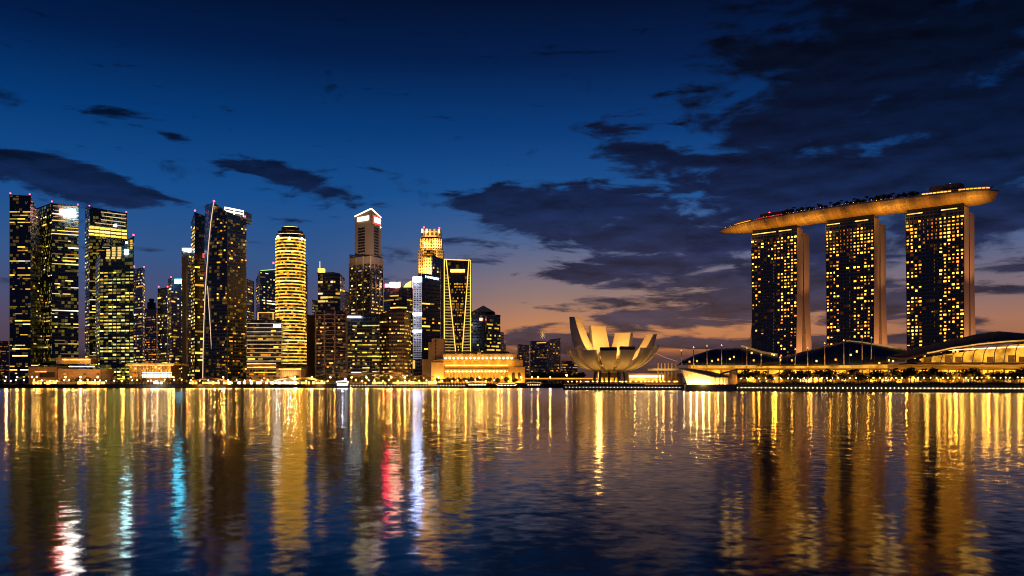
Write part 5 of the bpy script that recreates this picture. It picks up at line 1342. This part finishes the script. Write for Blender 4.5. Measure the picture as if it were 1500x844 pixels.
for k in range(10):
    p_ = 1358 + k * 17; D = MD(p_, 76); lamp('POINT', (wx(p_, D), D, H(524 - max(0, min(1, (p_ - 1350) / 120)) * 10, D)), 1700, (1, .47, .06), .6)
for k in (0, 2, 3, 6, 8, 9):
    a = 1352 + k * 15.5; strip(a + 1.5, a + 12.5, 522.5 - (k % 3), 530.6, 85.4, surf('hall_panel', (.12, .075, .04), .6), 'hall_panel', n=2)
# small lit rooms on the roof terrace between roofs
c = []
for p_, y in ((1010, 530), (1021, 529), (1043, 529), (1052, 527), (1069, 526), (1075, 523), (1101, 517), (1104, 528), (1131, 519), (1134, 520), (1143, 527), (1160, 528), (1196, 529), (1224, 527), (1246, 520), (1255, 515), (1302, 528), (1308, 529), (1288, 532), (1340, 524)):
    c.append((at(p_, y, MD(p_, 79)), 1.1, 1.3, -PI / 2, wmat(rng.choice(('warm', 'pale', 'gold')), 3)))
put_windows(r, c, 30)
# masts along the roof
mp = None
for i, (p_, y0, y1) in enumerate(((998, 514, 531), (1016, 509, 536), (1035.6, 507, 541), (1057, 506, 533), (1094, 510, 546), (1115, 520, 534), (1142.5, 524, 533), (1165, 512, 533), (1183, 510, 534), (1208, 503, 532), (1236, 499, 532), (1263, 494, 523), (1276.5, 495, 522))):
    D = MD(p_, 74); g = 'slender light masts along the mall roof'
    m_ = thing('light_mast', 'slender gold lit mast standing along the front of the mall roof', 'mast', (wx(p_, D), D, H(y1, D)), g)
    mb = MB(); mb.tube((wx(p_, D), D, H(y1 + 4, D)), (wx(p_, D), D, H(y0, D)), .38, .26, 7); mb.build('pole', surf('mast_cream', (.62, .5, .34), .5), m_)
    mb = MB(); mb.box((wx(p_, D), D - .1, H(y0, D)), (1.0, .5, .35)); mb.ball((wx(p_, D), D, H(y0 - 1.2, D)), .26); mb.build('lamp_head', emis('mast_lamp', (1, .60, .28), 1.6), m_)
    lamp('SPOT', (wx(p_, D) + .5, D - 2.0, H(y1 + 1, D)), 800, (1, .60, .2), .2, (wx(p_, D), D, H(y0, D)), 40)

# ------------------------------------------------------------------ three towered hotel with the sky deck
T0 = Vector((264, 1136, 0)); T1 = Vector((497, 908, 0)); U_ = (T1 - T0).normalized(); LEN = (T1 - T0).length
V_ = Vector((-U_.y, U_.x, 0))           # away from the viewer
if V_.y < 0: V_ = -V_
def uv3(u, v, z): return T0 + U_ * u + V_ * v + Vector((0, 0, z))
def u_at(px, v):
    k = (px - 750) / F; b = T0 + V_ * v
    return (k * b.y - b.x) / (U_.x - k * U_.y)
HG = facade('hotel_glass', base=(.006, .008, .012), span=(.010, .012, .016), fh=3.9, cw=4.1, mul=.14, sp=.25, dim='amb', pd=.10, dl=.035, rough=.15)
HW = surf('hotel_wall', (.40, .31, .25), .7, var=.06, scale=.03)
GG = 'the three hotel towers under the sky deck'
ANG = math.atan2(-V_.y, -V_.x)
lev_h = (0, 1, 2, 3, 3, 4, 4, 4)
for ti, (pa, pb, py, label) in enumerate(((1100, 1167.5, 339, 'left hotel tower, mostly dark glass with scattered amber windows'), (1209, 1280.5, 319, 'middle hotel tower under the sky deck, its top floors a dense amber grid'),
                              (1326, 1412.5, 297, 'right hotel tower, nearest and tallest looking, full of amber windows'))):
    v0 = -13.0; ua, ub = u_at(pa, v0), u_at(pb, v0); W = ub - ua
    r = thing('hotel_tower', label, 'hotel tower', tuple(uv3((ua + ub) / 2, 0, GZ)), GG)
    ZT = 188.0; NZ = 16
    f0 = lambda z: v0 - 5.0 * max(0, 1 - z / 110) ** 2 * (1.3 if ti == 0 else .6)      # front face sweeps forward near the ground
    f1 = lambda z: f0(z) + 14.5
    gap = lambda z: 3.2 + (15 + 4 * (ti == 0)) * max(0, 1 - z / 120) ** 1.7
    b0 = lambda z: f1(z) + gap(z)
    b1 = lambda z: b0(z) + 14.5
    uA = lambda z: ua + 2.5 * (1 - z / ZT); uB = lambda z: ub
    zs = [GZ + (ZT - GZ) * i / NZ for i in range(NZ + 1)]
    mb = MB()
    for za, zb in zip(zs[:-1], zs[1:]):
        mb.quad([uv3(uA(za), f0(za), za), uv3(uB(za), f0(za), za), uv3(uB(zb), f0(zb), zb), uv3(uA(zb), f0(zb), zb)], [(0, za), (W, za), (W, zb), (0, zb)], True)
    mb.build('facade', HG, r, True)
    def slab_(fa, fb, name, zt, ext=0, front=False):
        mb = MB()
        for za, zb in zip(zs[:-1], zs[1:]):
            za, zb = min(za, zt), min(zb, zt)
            if zb - za < .01: continue
            e = lambda z: uA(z) - ext * max(0, 1 - z / 95) ** 1.5
            mb.quad([uv3(uB(za), fa(za), za), uv3(uB(za), fb(za), za), uv3(uB(zb), fb(zb), zb), uv3(uB(zb), fa(zb), zb)])
            mb.quad([uv3(e(za), fb(za), za), uv3(e(za), fa(za), za), uv3(e(zb), fa(zb), zb), uv3(e(zb), fb(zb), zb)])
            mb.quad([uv3(uB(za), fb(za), za), uv3(e(za), fb(za), za), uv3(e(zb), fb(zb), zb), uv3(uB(zb), fb(zb), zb)])
            if front: mb.quad([uv3(e(za), fa(za), za), uv3(uB(za), fa(za), za), uv3(uB(zb), fa(zb), zb), uv3(e(zb), fa(zb), zb)])
        mb.quad([uv3(uA(zt), fa(zt), zt), uv3(ub, fa(zt), zt), uv3(ub, fb(zt), zt), uv3(uA(zt), fb(zt), zt)])
        return mb.build(name, HW, r)
    slab_(lambda z: f0(z) + .05, f1, 'front_slab', ZT)
    slab_(b0, b1, 'rear_slab', ZT - 4, 36 if ti == 0 else 0, True)
    mb = MB(); mb.quad([uv3(ub - 5, f1(z) , z) for z in ()] or [uv3(ub - 6, f1(GZ), GZ), uv3(ub - 6, b0(GZ), GZ), uv3(ub - 6, b0(ZT), ZT - 4), uv3(ub - 6, f1(ZT), ZT - 4)]); mb.build('atrium_glass', facade('atrium', base=(.01, .01, .012), span=(.03, .025, .02), pd=.3, dl=.2, dim='gold'), r)
    if ti == 0:      # the leg that kicks out past the left edge near the ground
        mb = MB(); pts = [(u_at(1105, 5), 112), (u_at(1099, 5), 60), (u_at(1090.5, 5), GZ), (u_at(1110, 5), GZ), (u_at(1110, 5), 112)]
        mb.quad([uv3(u, 5, z) for u, z in pts]); mb.quad([uv3(u, 15, z) for u, z in reversed(pts)])
        for i in range(5): (u, z), (u2, z2) = pts[i], pts[(i + 1) % 5]; mb.quad([uv3(u2, 5, z2), uv3(u, 5, z), uv3(u, 15, z), uv3(u2, 15, z2)])
        mb.build('splayed_leg', HW, r)
    # rooms
    rng = random.Random(400 + ti); nc = 14; nf = 42; c = []; cwid = W / nc
    mech = rng.sample(range(5, 36), 3)
    for k in range(nf):
        z = 22 + k * 3.9; t_ = k / nf
        if z > ZT - 9: break
        for j in range(nc):
            s_ = (j + .5) / nc
            if ti == 0: pr = (.38 if s_ < .22 else .02 if s_ < .54 else .54 if s_ < .93 else .45) * (1.0 if t_ > .25 else .55)
            else: pr = (.54 if s_ < .27 else .02 if s_ < .56 else .56) * (1 if t_ > .12 else .6)
            if t_ > .80: pr = max(pr, .92 if ti else (.12 if s_ < .5 else .7)) if not (ti and .80 < t_ < .83) else .75
            if k in mech: pr *= .35
            if k < 3: pr *= .7
            if rng.random() < pr:
                u = uA(z) + (ub - uA(z)) * s_ + rng.uniform(-.3, .3); dim_ = ti and t_ > .80 and .27 < s_ < .6
                c.append((uv3(u, f0(z) - .1, z), cwid * (.26 if dim_ else .44) * rng.choice((.6, .85, 1, 1, 1.15, 1.5)), 1.75 * rng.choice((.6, .9, 1, 1.1)), ANG, wmat('amb' if dim_ or rng.random() < .35 else 'gold' if rng.random() < .8 else 'yel', rng.choice((1, 1, 2)) if dim_ else rng.choice(lev_h))))
        if .12 < t_ < .8 and rng.random() < .6:      # thin stair lights down the middle
            c.append((uv3(uA(z) + (ub - uA(z)) * .50, f0(z) - .1, z), .55, 1.6, ANG, wmat('warm', 0)))
    put_windows(r, c, 100, rng)
    mb = MB(); mb.quad([uv3(ua + 1, v0 + 2.5, ZT), uv3(ub - 1, v0 + 2.5, ZT), uv3(ub - 1, v0 + 2.5, ZT + 8), uv3(ua + 1, v0 + 2.5, ZT + 8)]); mb.build('top_storey', surf('louvre_black', (.012, .012, .014), .5), r)
    mb = MB(); mb.bar(uv3(ua + 2, f0(ZT) - .4, ZT - 1.2), uv3(ua + W * (.55 if ti == 0 else .3), f0(ZT) - .4, ZT - 1.2), .6, .9); mb.bar(uv3(ua + W * .62, f0(ZT) - .4, ZT - 1.2), uv3(ub - 1 - W * .1, f0(ZT) - .4, ZT - 1.2), .6, .9)
    mb.build('cornice_light', emis('hotel_cornice', (1, .60, .10), 1.8, noise=.7, scale=.1), r)
    mb = MB()
    for s_ in (-3, 0, 3): mb.bar(uv3(ub - 2, 2 + s_, ZT - 4), uv3(ub - 6, 2 + s_ * 2, ZT + 10), .9)
    mb.build('strut', HW, r)
    # added mid-air spots standing in for warm mall glow on the end walls
    for h_, p_ in ((6, 42000),):
        lamp('SPOT', uv3(ub + 34, -2, 24), 165000, (1, .42, .13), 1.5, uv3(ub, 0, 100), 110)
        lamp('SPOT', uv3(ub + 40, 2, 120), 50000, (1, .42, .13), 1.5, uv3(ub, 0, 140), 90)
    if ti == 0: lamp('SPOT', uv3(ua - 40, -40, 15), 50000, (1, .5, .22), 1.5, uv3(ua - 12, 24, 40), 70)

r = thing('sky_deck', 'boat shaped gold lit sky deck laid across the three hotel towers', 'sky park', tuple(uv3(LEN / 2, 0, 190)))
NS = 60; hull_ = []; deckL = []
def hw_(s_):
    e = min(1, s_ / .26); f_ = min(1, (1 - s_) / .085)
    return 19.0 * (math.sin(e * PI / 2) ** .85) * (math.sqrt(max(0, 1 - (1 - f_) ** 2)) ** .9) + .15
ZD = 200.0
bow = lambda s_: 7.0 * (1 - (2 * s_ - 1) ** 2)      # gentle bend of the plan
rise = lambda s_: 3.0 * math.sin(PI * min(1, s_ * 1.05)) + 1.5 * s_
for i in range(NS + 1):
    s_ = i / NS; h_ = hw_(s_); dep = 11.2 * (h_ / 19) ** .7 + .5; row_ = []
    for j in range(13):
        a = PI * j / 12
        row_.append(uv3(s_ * LEN, -bow(s_) + 3 - h_ * math.cos(a), ZD + rise(s_) - dep * math.sin(a) ** .8))
    hull_.append(row_)
def seamed(name, col, axis, pitch, rough, dark=.55, wid=.07):
    m, t = newmat(name); g = t.n.new('ShaderNodeNewGeometry')
    d = t.n.new('ShaderNodeVectorMath'); d.operation = 'DOT_PRODUCT'; t.link(g.outputs['Position'], d.inputs[0]); d.inputs[1].default_value = axis
    q = t.m('DIVIDE', d.outputs['Value'], pitch); seam = t.m('LESS_THAN', t.m('FRACT', q), wid)
    wn = t.n.new('ShaderNodeTexWhiteNoise'); wn.noise_dimensions = '1D'; t.link(t.m('FLOOR', q), wn.inputs['W'])
    k = t.m('MULTIPLY', t.m('MULTIPLY_ADD', wn.outputs['Value'], .3, .8), t.m('MULTIPLY_ADD', seam, dark - 1, 1.0))
    k = t.m('MULTIPLY', k, t.m('MULTIPLY_ADD', t.noise(g.outputs['Position'], .12, 4)[0], .5, .75))
    p = t.n.new('ShaderNodeBsdfPrincipled'); p.inputs['Roughness'].default_value = rough
    t.link(t.mix(1.0, (*col, 1), t.comb(k, k, k), 'MULTIPLY'), p.inputs['Base Color']); finish(t, p.outputs[0]); return m
mb = MB(); mb.grid(hull_, True, False); mb.build('hull', seamed('hull_panel', (.56, .38, .18), tuple(U_), 5.0, .40), r, True)
mb = MB()
for i in range(NS):
    A_, B_ = hull_[i], hull_[i + 1]; mb.quad([A_[0], A_[12], B_[12], B_[0]])
mb.build('deck', surf('deck_stone', (.12, .10, .08), .8), r)
mb = MB()
for i in range(NS):
    for j in (0, 12):
        a, b = hull_[i][j], hull_[i + 1][j]; mb.bar(a + Vector((0, 0, .6)), b + Vector((0, 0, .6)), .35, 1.5)
mb.build('parapet', surf('parapet_grey', (.16, .14, .12), .5), r)
def edge(s_, back=3.0): return uv3(s_ * LEN, -bow(s_) + 3 - hw_(s_) + back, ZD + rise(s_))
for s0, s1, hgt, nm in ((.33 - .14, .38 - .10, 7, 'plant_room'), (.80, .895, 9, 'plant_room')):
    mb = MB(); q = [uv3(s0 * LEN, -6, 0), uv3(s1 * LEN, -6, 0), uv3(s1 * LEN, 8, 0), uv3(s0 * LEN, 8, 0)]
    mb.prism([(p_.x, p_.y) for p_ in q], ZD + rise(s0) - .5, ZD + rise(s0) + hgt + 3); mb.build(nm, surf('plant_brown', (.22, .15, .12), .8), r)
for s0, s1, z_, m_ in ((.09, .165, 2.4, 'gold'), (.05, .14, 1.6, 'gold'), (.79, .88, 3.0, 'warm'), (.90, .985, 3.4, 'gold')):
    n_ = 8
    for i in range(n_):
        a, b = edge(s0 + (s1 - s0) * i / n_, 4), edge(s0 + (s1 - s0) * (i + .8) / n_, 4); mb = MB(); mb.bar(a + Vector((0, 0, z_)), b + Vector((0, 0, z_)), .5, 1.1); mb.build('deck_light', wmat(m_, 3), r)
mb = MB(); mb.bar(edge(.20, 3) + Vector((0, 0, 2.6)), edge(.30, 3) + Vector((0, 0, 2.6)), .5, .9); mb.build('red_light_strip', emis('deck_red', (1, .04, .04), .5, noise=.6, scale=.2), r)
for s0, s1 in ((.905, .99), (.84, .92), (.09, .16)):
    mb = MB(); A_ = [edge(s0 + (s1 - s0) * i / 8, 6) for i in range(9)]
    for a, b in zip(A_[:-1], A_[1:]): mb.bar(a + Vector((0, 3, 4.6)), b + Vector((0, 3, 4.6)), 7, .6)
    mb.build('canopy', surf('canopy_tan', (.40, .30, .18), .7), r)
rng = random.Random(450)
for i in range(46):
    s_ = .03 + .95 * (i + rng.random() * .7) / 64; a = edge(s_, rng.uniform(.5, 3)); mb = MB(); mb.ball(a + Vector((0, 0, 1.5 + rng.uniform(0, 1.5))), .28, 6, 4); mb.build('deck_lamp', wmat(rng.choice(('gold', 'warm', 'gold')), rng.choice((2, 3, 3, 4))), r)
bc = uv3(.86 * LEN, 0, ZD + rise(.86) + 12); beacon(r, bc, .6, 1); beacon(r, uv3(.22 * LEN, 0, ZD + 12), .8, 1)
# soffit floods: added lamps hung unseen in the air before the deck, aimed at the hull
for s_ in [.05 + .075 * k for k in range(13)]:
    p_ = uv3(s_ * LEN + 8, -44 - bow(s_), 163); lamp('SPOT', p_, 56000 if s_ > .12 else 32000, (1, .38, .03), 1.0, uv3(s_ * LEN, -8 - bow(s_), ZD - 6), 40, 1.0)
for pa, pb in ((1168, 1209), (1282, 1326), (1414, 1452), (1062, 1098)):
    for q in (.25, .75):
        u = u_at(pa + (pb - pa) * q, -13); lamp('POINT', uv3(u, -26, ZD - 16), 5200, (1, .52, .08), .8)
# trees and palms on the deck
for i in range(34):
    s_ = .30 + .50 * (i + rng.random() * .6) / 34
    if .80 < s_ < .9: continue
    a = edge(s_, rng.uniform(2.5, 6)); plant('palm' if i % 3 == 0 else i % 4, a.x, a.y, a.z - .2, 'small tree in the garden row on the sky deck', 'garden trees on the sky deck', rng.uniform(0, 6), rng.uniform(.7, 1.15))

# ------------------------------------------------------------------ render settings
sc.render.engine = 'CYCLES'
c = sc.cycles
c.use_denoising = True
try: c.denoiser = 'OPENIMAGEDENOISE'; c.denoising_input_passes = 'RGB_ALBEDO_NORMAL'
except Exception: pass
c.max_bounces = 5; c.diffuse_bounces = 2; c.glossy_bounces = 3; c.transmission_bounces = 1; c.transparent_max_bounces = 4
c.sample_clamp_indirect = 12; c.sample_clamp_direct = 0; c.caustics_reflective = False; c.caustics_refractive = False
c.use_light_tree = True
sc.view_settings.view_transform = 'Standard'; sc.view_settings.look = 'None'; sc.view_settings.exposure = 0; sc.view_settings.gamma = 1
c.filter_width = 1.0
